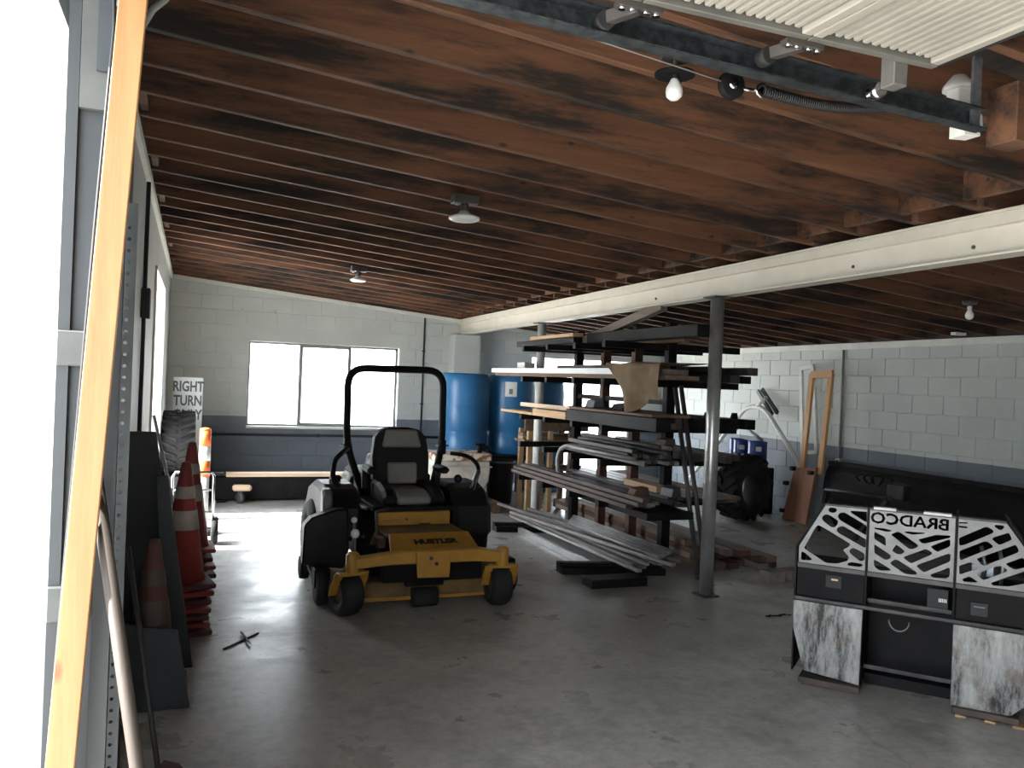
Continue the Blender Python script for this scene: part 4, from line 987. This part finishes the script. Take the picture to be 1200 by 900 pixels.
# canvas draped over the front of the fourth arms
def canvas():
    mb = MB(); nu, nv = 26, 22; grid = []
    tl, tr2, br, bl = Vector((3.355, 7.05, 1.775)), Vector((3.345, 5.98, 1.775)), Vector((3.33, 6.02, 1.49)), Vector((3.33, 6.38, 1.42))
    for i in range(nu + 1):
        u = i / nu
        for jv in range(nv + 1):
            v = jv / nv
            if v < .25:                       # part lying on top of the load
                q = v / .25; y = 6.44 - u * .90; x = 3.80 - .45 * q; z = 1.79 + .012 * math.sin(u * 9 + q * 4)
            else:
                q = (v - .25) / .75
                bot = 1.50 - .12 * math.sin(PI * min(1, u * 1.25)) if u > .35 else 1.78 - (.36 * (u / .35))
                bot = min(bot, 1.775 - .02)
                y = (6.44 - u * .90) - q * (.12 * (1 - u)); x = 3.335 - .02 * math.sin(u * 14 + 1.5 * q) * (.3 + q) - .015 * math.sin(u * 5); z = 1.795 + (bot - 1.795) * q
                x -= .012 * math.sin(PI * q)
            grid.append(Vector((x, y, z)))
    n_ = nv + 1
    back = [g + Vector((.004, 0, -.003)) for g in grid]; o = len(grid)
    f = [(i * n_ + j_, (i + 1) * n_ + j_, (i + 1) * n_ + j_ + 1, i * n_ + j_ + 1) for i in range(nu) for j_ in range(nv)]
    mb.add(grid, f, True)
    return mb
single('canvas_tarp', canvas(), 'canvas', 'crumpled brown canvas hanging over the front of the rack', 'tarp')
# top arms
stock('black_beam', 3.46, 3.62, 7.45, 9.0, LV[4], .10, .06, 'black_steel', 'long black beam at the far end of the top arms', 'steel beam', None, 1, jx=0, jy=0)
single('top_beam', MB().box2((3.60, 5.45, LV[4] + .002), (3.72, 7.38, LV[4] + .10)), 'black_steel', 'long black beam sticking out past the pole on the top arms', 'steel beam', bevel=.004)
single('top_plank', MB().box2((3.44, 6.9, LV[4] + .104), (3.58, 8.45, LV[4] + .134)), 'pine_y', 'thin tan plank lying on the top beams', 'plank', bevel=.002) if False else single('top_plank', MB().bar((3.53, 8.55, LV[4] + .082), (3.53, 7.43, LV[4] + .085), .12, .035), 'pine_y', 'thin tan plank lying on the far top beam', 'plank', bevel=.002)
single('leaning_timber', MB().bar((3.86, 8.1, LV[4] + .035), (3.84, 6.35, LV[4] + .32), .07, .08), 'greylumber', 'grey timber propped up slanting on the top arms', 'timber', bevel=.003)
single('top_timber', MB().bar((4.0, 6.2, LV[4] + .05), (4.0, 8.8, LV[4] + .05), .06, .09), 'lumber', 'brown timber against the uprights on the top arms', 'timber', bevel=.003)
# loose odds and ends at the near end of the arms
for i, (x, y, z, sx, sy, sz, mt, l) in enumerate(((3.60, 6.25, LV[0] + .105, .16, .12, .07, 'rust_brown', 'rusty steel block on the near end of the lowest bundle'), (3.90, 6.22, LV[0] + .095, .10, .20, .09, 'dark_steel', 'dark hinge casting beside the tan wood offcut'), (3.88, 6.30, LV[1] + .165, .12, .16, .06, 'rusty_steel', 'rusty bracket lying on the second-arm pipes'), (3.70, 6.75, LV[2] + .14, .16, .22, .06, 'dark_steel', 'dark tool box lid on the brown plank'), (3.60, 7.15, LV[2] + .137, .12, .18, .09, 'plastic_grey', 'grey plastic tray on the brown plank'))):
    mb = MB().prism([(x - sx / 2, z), (x + sx / 2, z), (x + sx * .4, z + sz), (x - sx * .3, z + sz * .8)], y - sy / 2, y + sy / 2)
    single('scrap_piece', mb, mt, l, 'scrap', bevel=.004)
# rear side of the rack
stock('rear_beam', 4.20, 4.85, 6.25, 9.2, LV[2], .11, .09, 'black_steel', 'black steel beam on the rear side of the third arms', 'steel beam', 'rear third-arm beams', 4, 1, jy=.12)
stock('rear_channel', 4.22, 4.85, 6.2, 9.0, LV[3], .10, .07, ['dark_steel', 'black_steel'], 'dark channel on the rear side of the fourth arms', 'channel', 'rear fourth-arm channels', 4, 2, jy=.3)
stock('rear_tube', 4.22, 4.85, 6.3, 8.8, LV[1], .07, .06, ['dark_steel', 'rusty_steel'], 'dark tube on the rear side of the second arms', 'steel tube', 'rear second-arm tubes', 5, 1, jy=.2)
stock('rear_plank', 4.22, 4.85, 6.3, 8.9, LV[0], .11, .035, ['lumber', 'dark_steel'], 'brown plank on the rear side of the lowest arms', 'plank', 'rear lowest-arm planks', 5, 1, jy=.2)
for k, (x, y) in enumerate(((4.3, 6.32), (4.42, 6.42), (4.62, 6.36))):
    single('clamp', MB().prism([(x, LV[2] + .092), (x + .06, LV[2] + .092), (x + .05, LV[2] + .15), (x + .02, LV[2] + .15)], y, y + .05), 'black_steel', 'small black clamp standing on the rear black beams', 'clamp', 'clamps on the rear beams', bevel=.003)
# floor stock in front of the rack
for i in range(9):
    x = 3.36 + .054 * i; f = R.uniform(-.02, .02)
    y0, y1 = 5.98 + .03 * i + R.uniform(-.12, .1), min(8.86 if i > 5 else 9.5, 8.6 + .07 * i + R.uniform(-.2, .1))
    mb = MB()
    zz = .093 + .012 * (i % 2)
    mb.bar((x + .08, y0, zz + .002), (x - .0, y1, zz + .004), .046, .024)
    single('grey_flat_bar', mb, 'grey_pipe' if i % 3 else 'galv_pole', 'long grey flat bar of the pile on the floor before the rack', 'steel bar', 'grey bars on the floor', bevel=.002)
for i in range(5):
    x = 3.52 + .06 * i
    single('grey_pipe_piece', MB().cyl((x + .12, 5.92 + .05 * i, .1915), (x + .05, 7.55 + .1 * i, .1915), .018, 10), 'grey_pipe', 'short grey pipe lying on the pile of flat bars', 'pipe', 'grey pipes on the floor pile')
for i, (xa, ya, xb, yb, l) in enumerate(((3.86, 5.95, 3.40, 9.15, 'long pale tube slanting across the floor pile, reaching farthest back'), (3.70, 5.80, 3.33, 8.55, 'long pale tube along the front edge of the floor pile'), (3.93, 6.35, 3.62, 8.75, 'long pale tube on the floor pile nearest the uprights'))):
    single('pale_tube', MB().bar((xa, ya, .145 if i != 1 else .155), (xb, yb, .150 if i != 1 else .150), .045, .03), 'grey_pipe', l, 'steel tube', bevel=.003)
single('front_channel', MB().box2((3.25, 6.5, .001), (3.30, 8.35, .055)), 'galv_pole', 'single bright channel lying along the front of the floor pile', 'channel', bevel=.003)
for y, l in ((6.25, 'black spacer beam under the front end of the floor pile'), (8.18, 'black spacer beam under the far end of the floor pile')):
    mb = MB(); mb.box2((2.93 if y < 7 else 3.03, y - .09, 0), (3.79, y + .05, .058)); mb.box2((2.93 if y < 7 else 3.03, y - .02, .058), (3.79, y + .05, .088))
    mb.v = [Vector((q.x, q.y - (q.x - 3.4) * .25, q.z)) for q in mb.v]
    single('spacer_beam', mb, 'black_steel', l, 'steel beam')
single('black_slab', MB().box2((2.95, 5.78, 0), (3.45, 5.96, .07)), 'black_steel', 'short black steel block on the floor by the pole', 'steel block', bevel=.006)
# lumber on the floor behind the uprights
for i in range(6):
    for L in range(4 - i // 2):
        x = 4.30 + .13 * i + R.uniform(-.01, .01)
        single('floor_lumber', MB().bar((x, 5.95 + R.uniform(0, .35) + .12 * L, .028 + .052 * L), (x, 9.3 + R.uniform(-.6, .2), .028 + .052 * L), .115, .05), ('lumber', 'greylumber', 'rust_brown')[(i + L) % 3], ('dark brown', 'weathered grey', 'rust-brown')[(i + L) % 3] + ' timber in the ' + ('bottom', 'second', 'third', 'top')[L] + ' layer of the lumber pile behind the uprights', 'timber', 'lumber pile behind the rack', bevel=.003)
for i in range(3):
    single('end_block', MB().box((4.62 + .21 * i, 5.72 + .02 * i, .045), (.16, .14, .088), Euler((0, 0, .2 * i))), 'greylumber', 'short timber block at the end of the lumber pile', 'timber block', 'blocks at the lumber pile', bevel=.004)
# pipes leaning on the end of the rack
for (a, b, r, l) in (((3.99, 6.35, 1.60), (3.98, 5.86, 0), .021, 'grey pipe leaning on the rack end next to the pole'), ((4.08, 6.40, 1.62), (4.12, 5.95, 0), .021, 'grey pipe leaning between the rack upright and the other leaning pipe')):
    A, B = Vector(a), Vector(b); B.z = r * .35
    single('leaning_pipe', MB().cyl(B, A, r, 12), 'dark_steel', l, 'pipe')

# timber shelf behind the rack
ts = thing('timber_shelf', 'rough timber shelf behind the steel rack loaded with boards', 'shelf', (4.15, 9.55, 0))
for x in (-.28, .0, .28):
    for y in (-.14, .14): MB().box2((x - .03, y - .03, 0), (x + .03, y + .03, 1.02)).build('post', 'pine_y' if x < .1 else 'lumber', ts, .003)
for z in (.50, .86):
    for y in (-.12, .0, .12): MB().box2((-.36, y - .055, z), (.5, y + .055, z + .03)).build('shelf_board', 'greylumber', ts)
MB().box2((-.36, -.176, 1.0), (.5, -.145, 1.16)).build('front_board', 'lumber', ts, .003)
for i, (z, m_) in enumerate(((.891, 'pine_y'), (.931, 'greylumber'), (.531, 'greylumber'))):
    single('loose_board', MB().box2((3.80, 9.47, z), (4.62, 9.63, z + .036)), m_, ('tan loose board lying on the upper shelf of the timber shelf', 'grey loose board on top of the tan one on the timber shelf', 'grey loose board on the lower shelf of the timber shelf')[i], 'board', bevel=.003)

# ================================================================== RIGHT WALL CLUTTER
tire('tractor_tire', 'large black tractor tire with chunky lugs standing by the right wall', (6.36, 8.50, .415), .415, .36, (.30, -.95, 0), 16, .045, .20)
ct = MB().box2((6.72, 8.86, 0), (7.12, 9.62, .60)); single('dark_chest', ct, 'black_steel', 'dark chest standing behind the tractor tire', 'chest', bevel=.01)
for i, (x, y, l) in enumerate(((6.88, 9.26, 'blue metal can on the dark chest, nearest the steel rack'), (6.93, 8.98, 'larger blue can on the dark chest next to the bench legs'), (6.98, 9.49, 'blue can on the dark chest behind the other two'))):
    r = .10 if i != 1 else .125
    h = .34
    t = thing('blue_can', l, 'can', (x, y, .60))
    MB().lathe([(.002, 0), (r, 0), (r, .02), (r * .97, .03), (r * .97, h * .5), (r, h * .52), (r, h * .55), (r * .97, h * .57), (r * .97, h - .03), (r, h - .02), (r, h), (r * .9, h), (r * .9, h - .015), (.002, h - .015)], 20).build('body', 'blue_can', t)
    MB().box((-.5 * r, -.835 * r, h * .72), (.07, .004, .06), Euler((0, 0, -.54))).build('label', 'paper', t)
0 and single('brown_box', MB().box2((6.25, 9.05, 0), (6.55, 9.45, .86)), 'lumber', 'tall dark brown box between the rack and the tractor tire', 'box', bevel=.006)
# white bent tube frame
tf = thing('tube_frame', 'white bent tube frame leaning behind the blue cans', 'tube frame', (0, 0, 0))
Xt = 7.22
pts = [GX(838, 523, Xt), GX(866, 488, Xt), GX(874, 478, Xt), GX(890, 476, Xt), GX(900, 484, Xt), GX(921, 518, Xt), GX(938, 548, Xt)]
base = Vector((Xt, pts[3].y, 0)); tf.location = base
lp = lambda p: tuple(Vector(p) - base)
d0 = (pts[0] - pts[1]).normalized(); d1 = (pts[-1] - pts[-2]).normalized()
e0 = pts[0] + d0 * ((pts[0].z - .03) / -d0.z); e1 = Vector((Xt, pts[-1].y - .02, .03))
MB().tube([lp(e0)] + [lp(q) for q in bend(pts, .12, 4)] + [lp(e1)], .030, 10).build('hoop', 'white', tf)
MB().cyl(lp(GX(863, 492, Xt)), lp(GX(893, 516, Xt)), .022, 8).build('strut', 'galv', tf)
MB().cyl(lp(GX(884, 478, Xt)), lp(GX(898, 466, Xt)), .025, 8).build('stub', 'white', tf)
for k, (a, b, l) in enumerate((((888, 458), (905, 486), 'black bar leaning on the right wall behind the white tube frame'), ((893, 456), (911, 484), 'second black bar leaning beside the first behind the tube frame'))):
    A, B = GX(*a, 7.30 + .04 * k), GX(*b, 7.27 + .04 * k)
    MB().bar(lp(A), lp(B), .03, .05).build('grip_bar', 'dark_steel', tf)
# white wooden frame and the upturned table
wx = 7.31
fr = thing('window_screen', 'narrow white wooden frame leaning on the right wall', 'frame', (wx, 8.5, 0))
lp = lambda px, py, X=wx: tuple(GX(px, py, X) - Vector((wx, 8.5, 0)))
def rail(a, b, w, th, nm, mat, par): return MB().bar(a, b, th, w, (0, 1, 0)).build(nm, mat, par, .002)
rail(lp(939, 432), lp(941, 548), .05, .035, 'stile', 'white', fr); rail(lp(953, 430), lp(957, 530), .05, .035, 'stile', 'white', fr)
rail(lp(938, 432), lp(954, 429), .05, .035, 'top_rail', 'white', fr); rail(lp(941, 530), lp(958, 530), .05, .035, 'bottom_rail', 'white', fr)
q = GX(941, 548, wx); MB().bar(lp(941, 548), tuple(Vector((wx, q.y + .02, 0)) - Vector((wx, 8.5, 0))), .035, .05, (0, 1, 0)).build('foot', 'white', fr)
ut = thing('upturned_bench', 'wooden bench stood on end with two long pale legs', 'bench', (7.1, 8.4, 0))
o_ = Vector((7.1, 8.4, 0)); L_ = lambda px, py, X: tuple(GX(px, py, X) - o_)
rail(L_(952, 438, 7.22), L_(940, 552, 7.10), .075, .04, 'leg', 'pine', ut); rail(L_(974, 438, 7.22), L_(961, 556, 7.10), .075, .04, 'leg', 'pine', ut)
rail(L_(951, 439, 7.20), L_(976, 438, 7.20), .09, .03, 'cross_rail', 'pine', ut)
a_, b_, c_, d_ = L_(931, 548, 7.05), L_(956, 548, 7.05), L_(944, 611, 6.99), L_(916, 607, 6.99)
bd_ = MB(); pts4 = [Vector(v) for v in (a_, b_, c_, d_)]
zmin = min(v.z for v in pts4)
for v in pts4[2:]: v.z = .0
pts4[2].y = min(pts4[2].y, pts4[2].y)
bd_.add([tuple(v) for v in pts4] + [tuple(v + Vector((.04, .0, .0))) for v in pts4], [(0, 1, 2, 3), (7, 6, 5, 4), (0, 4, 5, 1), (1, 5, 6, 2), (2, 6, 7, 3), (3, 7, 4, 0)])
bd_.build('seat_board', 'redwood', ut, .003)
for px, py in ((929, 549), (950, 554), (921, 566), (917, 598)):
    MB().box(L_(px, py, 6.99), (.06, .06, .05)).build('bracket', 'black_steel', ut, .006)
rc = thing('wall_conduit', 'grey conduit ending in an outlet on the right wall', 'conduit', (XR - .022, 7.99, 0))
MB().cyl((0, 0, .80), (0, 0, zj(XR, 8) - .08), .014, 8).build('pipe', 'hose_grey', rc)
ob = MB().box((-.004, 0, .76), (.045, .075, .115)).build('outlet_box', 'white', rc, .004)
for z in (.735, .785): MB().box((-.028, 0, z), (.004, .03, .028)).build('socket', 'ink', ob)

# plow blade leaning by the right wall
pw = thing('plow_blade', 'long black plow blade leaning along the right wall', 'plow', (6.95, 6.6, 0))
def blade(y0, y1, th):
    mb = MB(); prof = []; n_ = 8
    for i in range(n_ + 1):
        a = -.9 + 1.5 * i / n_
        prof.append((.10 - .56 * math.cos(a) + .62, .56 * math.sin(a)))
    k = n_ + 1; z0 = min(z for _, z in prof)
    prof = [(x, z - z0 + .02) for x, z in prof]
    inn = [(x + th, z) for x, z in prof]
    poly = prof + inn[::-1]
    mb.prism([(a, b) for a, b in poly], y0, y1, 'xz'); return mb, prof
mb, prof = blade(-1.35, 1.35, .012); mb.build('blade', 'black_steel', pw)
zt_ = max(z for _, z in prof); xt = prof[-1][0]
MB().box2((xt - .03, -1.36, zt_ - .03), (xt + .05, 1.36, zt_ + .02)).build('top_rail', 'black_steel', pw, .006)
x_b = prof[0][0]
MB().box2((x_b - .02, -1.34, 0), (x_b + .02, 1.34, .10)).build('cutting_edge', 'worn_black', pw, .003)
for y in (-1.33, -.75, -.15, .45, 1.0, 1.33):
    poly = prof + [(xt + .10, zt_), (xt + .08, .02)]
    MB().prism(poly, y - .01, y + .01, 'xz').build('rib', 'black_steel', pw)
fm = MB(); fm.tube([(-.16, .95, .50), (-.12, .55, .52), (-.08, .12, .53)], .022, 8); fm.build('push_tube', 'worn_black', pw)
MB().tube([(-.16, .95, .50), (-.18, .98, .30), (-.2, .98, .02)], .022, 8).build('stand_leg', 'worn_black', pw)
MB().bar((-.08, .12, .53), (.10, .0, .50), .06, .05).build('pivot_arm', 'worn_black', pw)
MB().bar((-.14, .5, .02), (-.10, .10, .50), .05, .04).build('brace', 'worn_black', pw)
for i in range(3):
    c = Vector((.02, .55 - .12 * i, .66)); r_ = .10 + .015 * i
    MB().tube([tuple(c + Vector((-.04 * math.sin(t * 2), r_ * math.cos(t), r_ * .7 * math.sin(t)))) for t in [PI * (-.1 + 1.25 * k / 12) for k in range(13)]], .012, 6).build('hose', 'rubber', pw)
MB().box((.0, .05, .60), (.12, .22, .16)).build('pivot_block', 'worn_black', pw, .01)

# ================================================================== GRATE ATTACHMENT
A0 = Vector((3.22, 3.699, 0)); B0 = Vector((3.889, 2.909, 0)); uu = (B0 - A0).normalized()
ang = math.atan2(uu.y, uu.x)
at = thing('bucket_grate', 'black and silver loader attachment with cut-out grate panels', 'attachment', tuple(A0), ang)
# local x along the front, local y to the back, z up
def rbox(pts, r=.012):
    """rounded polygon"""
    out = []; n_ = len(pts)
    for i in range(n_):
        a, b, c = Vector(pts[i - 1]), Vector(pts[i]), Vector(pts[(i + 1) % n_])
        l1 = min(r, (a - b).length * .4); l2 = min(r, (c - b).length * .4)
        s_, e_ = b + (a - b).normalized() * l1, b + (c - b).normalized() * l2
        for k in range(4):
            t_ = k / 3; q = s_ * (1 - t_) ** 2 + b * 2 * t_ * (1 - t_) + e_ * t_ ** 2; out.append((q.x, q.y))
    return out
nn_ = Vector((-uu.y, uu.x, 0))
def onp(px, py):
    d = ray(px, py); k = (A0 - CAM).dot(nn_) / d.dot(nn_); q = CAM + d * k - A0
    return (q.dot(uu), q.z)
def traced(ox, oy, lists, sc_=7.5, r=.010): return [rbox([onp(ox + a / sc_, oy + b / sc_) for a, b in h], r) for h in lists]
GT, GB = .985, .655
p1 = [(-.045, GB), (.298, GB), (.298, GT), (.085, GT), (-.045, .745)]
p2 = [(.312, GB), (.718, GB), (.718, .902), (.312, .902)]; p2t = [(.312, .902), (.718, .902), (.718, GT), (.312, GT)]
p3 = [(.732, GB), (1.12, GB), (1.12, .74), (.945, GT), (.732, GT)]
rot_up = (PI / 2, 0, 0)
h1 = traced(915, 580, [
  [(418, 122), (440, 108), (495, 118), (490, 150), (455, 158), (425, 148)], [(615, 138), (765, 148), (765, 235), (745, 238), (610, 152)],
  [(500, 180), (520, 158), (560, 152), (755, 268), (755, 345), (740, 350), (510, 215)], [(365, 190), (395, 168), (420, 172), (505, 225), (500, 260), (470, 288), (430, 275), (360, 215)],
  [(490, 305), (510, 278), (550, 272), (755, 395), (755, 450), (740, 465), (500, 330)], [(300, 292), (330, 262), (400, 300), (612, 430), (600, 455), (545, 480), (600, 545), (590, 578), (540, 590), (500, 603), (400, 598), (205, 468)],
  [(180, 503), (200, 498), (278, 563), (265, 575), (180, 570)], [(605, 485), (625, 466), (650, 468), (735, 514), (735, 572), (700, 584), (605, 508)],
  [(585, 602), (612, 588), (715, 604), (722, 620), (700, 632), (592, 622)]])
mesh_obj('grate_panel', holes_mesh('grate_panel', p1, h1, .008, 'grate'), at, rot=rot_up)
h2 = traced(1005, 580, [
  [(146, 248), (155, 240), (240, 240), (303, 285), (298, 305), (250, 326), (150, 270)], [(335, 268), (392, 272), (360, 286)],
  [(412, 300), (432, 280), (590, 282), (598, 294), (588, 308), (480, 353), (420, 318)], [(532, 377), (690, 306), (815, 308), (820, 318), (812, 340), (590, 428), (560, 423)],
  [(290, 347), (350, 322), (375, 328), (533, 440), (528, 458), (480, 476), (450, 472)], [(146, 332), (152, 324), (245, 372), (250, 450), (146, 385)],
  [(302, 488), (340, 434), (412, 490), (408, 508), (370, 522), (340, 516)], [(642, 460), (657, 444), (800, 390), (815, 394), (815, 452), (700, 502)],
  [(146, 442), (152, 434), (293, 530), (288, 558), (245, 572), (146, 508)], [(402, 550), (420, 538), (600, 474), (653, 502), (653, 522), (480, 597), (460, 597)],
  [(517, 625), (532, 612), (800, 514), (815, 520), (815, 583), (590, 676), (570, 672)], [(282, 600), (320, 568), (350, 568), (523, 680), (518, 700), (480, 701), (410, 691)],
  [(144, 580), (150, 566), (288, 650), (293, 666), (185, 662), (144, 620)], [(637, 705), (657, 692), (800, 640), (812, 648), (808, 716), (780, 734), (660, 726)]])
def letter_splines(txt, size, cx, cy, sx):
    cu = bpy.data.curves.new('tmp', 'FONT'); cu.body = txt; cu.size = size; cu.align_x = 'CENTER'; cu.align_y = 'CENTER'; cu.resolution_u = 2; cu.offset = .0055
    cu.fill_mode = 'NONE'
    o = bpy.data.objects.new('tmp', cu); col.objects.link(o); dg = bpy.context.evaluated_depsgraph_get(); dg.update()
    me = bpy.data.meshes.new_from_object(o.evaluated_get(dg)); col.objects.unlink(o); bpy.data.objects.remove(o)
    nb = {}
    for e in me.edges:
        a, b = e.vertices; nb.setdefault(a, []).append(b); nb.setdefault(b, []).append(a)
    loops = []; seen = set()
    for st_ in nb:
        if st_ in seen: continue
        lo_ = [st_]; seen.add(st_); cur = st_
        while True:
            nx = [q for q in nb[cur] if q not in seen]
            if not nx: break
            cur = nx[0]; seen.add(cur); lo_.append(cur)
        if len(lo_) >= 3: loops.append([(cx - me.vertices[i].co.x * sx, cy + me.vertices[i].co.y) for i in lo_])
    bpy.data.meshes.remove(me)
    def inside(p, L):
        c_ = False
        for k in range(len(L)):
            (x1, y1), (x2, y2) = L[k - 1], L[k]
            if (y1 > p[1]) != (y2 > p[1]) and p[0] < (x2 - x1) * (p[1] - y1) / (y2 - y1) + x1: c_ = not c_
        return c_
    res = []
    for L in loops:
        hole_ = any(inside(L[0], Q) for Q in loops if Q is not L)
        sa = sum(L[k - 1][0] * L[k][1] - L[k][0] * L[k - 1][1] for k in range(len(L)))
        g = (.0032 if not hole_ else -.0022) * (1 if sa > 0 else -1); new = []
        for k in range(len(L)):
            a, b, c = Vector(L[k - 1]), Vector(L[k]), Vector(L[(k + 1) % len(L)])
            t_ = (c - a)
            if t_.length < 1e-7: continue
            t_.normalize(); new.append((b.x + t_.y * g, b.y - t_.x * g))
        res.append(new)
    return res
ls = letter_splines('BRADCO', .082, .503, .943, 1.12)
def squash(h):
    lo_, hi_ = min(b for _, b in h), max(b for _, b in h)
    return h if hi_ <= .894 else [(a, lo_ + (b - lo_) * (.894 - lo_) / (hi_ - lo_)) for a, b in h]
h2 = [squash(h) for h in h2 if min(b for _, b in h) < .885]
mesh_obj('name_panel', holes_mesh('name_panel', p2t, ls, .008, 'grate'), at, rot=rot_up)
mesh_obj('grate_panel', holes_mesh('grate_panel', p2, h2, .008, 'grate'), at, rot=rot_up)
h3 = traced(1100, 580, [
  [(492, 262), (572, 268), (578, 290), (545, 312), (492, 282)], [(180, 377), (400, 284), (430, 279), (483, 312), (478, 335), (230, 438), (188, 446), (180, 430)],
  [(468, 390), (482, 372), (618, 330), (642, 382), (636, 398), (540, 438), (520, 433)], [(182, 492), (395, 409), (430, 409), (478, 447), (473, 463), (200, 571), (184, 566)],
  [(332, 560), (678, 436), (706, 490), (694, 508), (400, 622), (370, 608)], [(180, 622), (280, 589), (343, 627), (338, 648), (192, 696), (180, 688)],
  [(592, 602), (735, 550), (790, 590), (790, 628), (680, 656), (660, 652), (602, 622)], [(332, 690), (520, 624), (560, 624), (602, 660), (597, 673), (400, 746), (380, 741)],
  [(205, 740), (270, 714), (341, 758), (336, 770), (217, 762)], [(457, 772), (780, 660), (860, 690), (850, 760), (620, 804), (472, 796)], [(890, 690), (960, 668), (990, 690), (985, 790), (890, 800)],
  [(172, 238), (255, 240), (255, 253), (172, 250)], [(172, 268), (255, 278), (250, 293), (172, 286)]], r=.008)
mesh_obj('grate_panel', holes_mesh('grate_panel', p3, h3, .008, 'grate'), at, rot=rot_up)
# frame bars
def BX2(nm, a, b, mat, par=at, bev=.002): return MB().box2(a, b).build(nm, mat, par, bev)
BX2('top_bar', (.085, -.008, GT), (.945, .05, GT + .012), 'worn_black')
for x in (.305, .725):
    BX2('divider', (x - .006, -.012, .47), (x + .006, .30, GT + .012), 'black_steel')
MB().prism([(-.062, .05), (-.052, .05), (-.052, .742), (.088, .995), (.078, .998), (-.062, .745)], -.012, .30).build('side_plate', 'black_steel', at, .002)
MB().prism([(1.122, .05), (1.132, .05), (1.132, .745), (.955, .998), (.945, .995), (1.122, .74)], -.012, .30).build('side_plate', 'black_steel', at, .002)
for x0, x1 in ((-.05, .297), (.734, 1.12)):
    BX2('upper_band', (x0, .006, .47), (x1, .014, .652), 'black_steel')
BX2('grate_sill', (-.05, -.01, .628), (1.12, .05, .654), 'dark_steel')
BX2('lower_sill', (-.055, -.03, .452), (1.125, .05, .472), 'worn_black')
lb = BX2('warning_label', (.10, -.002, .535), (.185, .004, .605), 'ink')
BX2('label_mark', (.13, -.006, .578), (.165, -.003, .588), 'plank_x', lb, 0)
lb2 = BX2('rear_label', (.80, -.002, .50), (.88, .004, .57), 'plastic_black')
BX2('label_mark', (.815, -.005, .545), (.865, -.003, .550), 'plastic_grey', lb2, 0)
# mounting plates
MB().prism([(-.055, .30), (.01, .07), (.295, .045), (.30, .452), (-.058, .452)], -.045, -.033).build('mounting_plate', 'plate_bare', at, .003)
MB().prism([(.727, .04), (.99, .035), (1.05, .10), (1.12, .30), (1.12, .452), (.727, .452)], -.045, -.033).build('mounting_plate', 'plate_bare', at, .003)
for x0, x1 in ((-.01, .30), (.735, 1.03)):
    BX2('foot_ledge', (x0, -.075, .012), (x1, .10, .042), 'rusty_steel')
    BX2('plate_rib', (x1 - .012, -.033, .03), (x1, .28, .45), 'black_steel')
for x in (.75, .88, 1.0): BX2('wood_shim', (x, -.09, 0), (x + .05, -.02, .012), 'pine_y')
BX2('foot_shim', (.0, -.06, 0), (.28, .05, .012), 'rusty_steel')
BX2('cross_bar', (.311, .05, .475), (.719, .075, .50), 'worn_black')
BX2('cross_channel', (.311, .075, .425), (.719, .15, .475), 'dark_steel')
BX2('back_wall', (.30, .30, .06), (.73, .315, .63), 'black_steel')
BX2('back_wall', (-.05, .30, .06), (.30, .315, .65), 'black_steel')
BX2('back_wall', (.73, .30, .06), (1.12, .315, .65), 'black_steel')
BX2('lower_lip', (.30, .16, .0), (.73, .31, .06), 'black_steel')
BX2('lip_edge', (.30, .10, .10), (.73, .13, .125), 'worn_black')
MB().tube([(.47 + .05 * math.cos(t), .07, .395 + .055 * math.sin(t)) for t in [PI * (1 + i / 10) for i in range(11)]], .004, 6).build('wire_loop', 'grey_pipe', at)
BX2('decal_plate', (.60, .045, .50), (.70, .05, .60), 'ink')
for i in range(5): BX2('decal_mark', (.655 + .008 * i, .040, .535), (.660 + .008 * i, .044, .535 + .018), 'paper', at, 0)
for x0, x1 in ((.33, .44), (.57, .70)): BX2('cloth_strip', (x0, -.016, GT + .006), (x1, .03, GT + .020), 'white')
for x in (.85, .93): MB().tube([(x, .12, .60), (x + .01, .10, .75), (x - .01, .12, .84)], .012, 6).build('hydraulic_hose', 'galv', at)
BX2('hydraulic_block', (.80, .12, .68), (.90, .22, .74), 'galv')
# chain on the floor
cn = thing('chain', 'short dark chain lying on the concrete between pole and grate', 'chain', tuple(GZ(912, 722)))
for i in range(7):
    MB().lathe([(.012, -.003), (.018, 0), (.012, .003)], 8, (-.09 + .03 * i, .012 * math.sin(i * 1.7), .006), (0, 0, 1) if i % 2 else (.3, .3, .9), cap=False, closed=True).build('link', 'ink', cn)
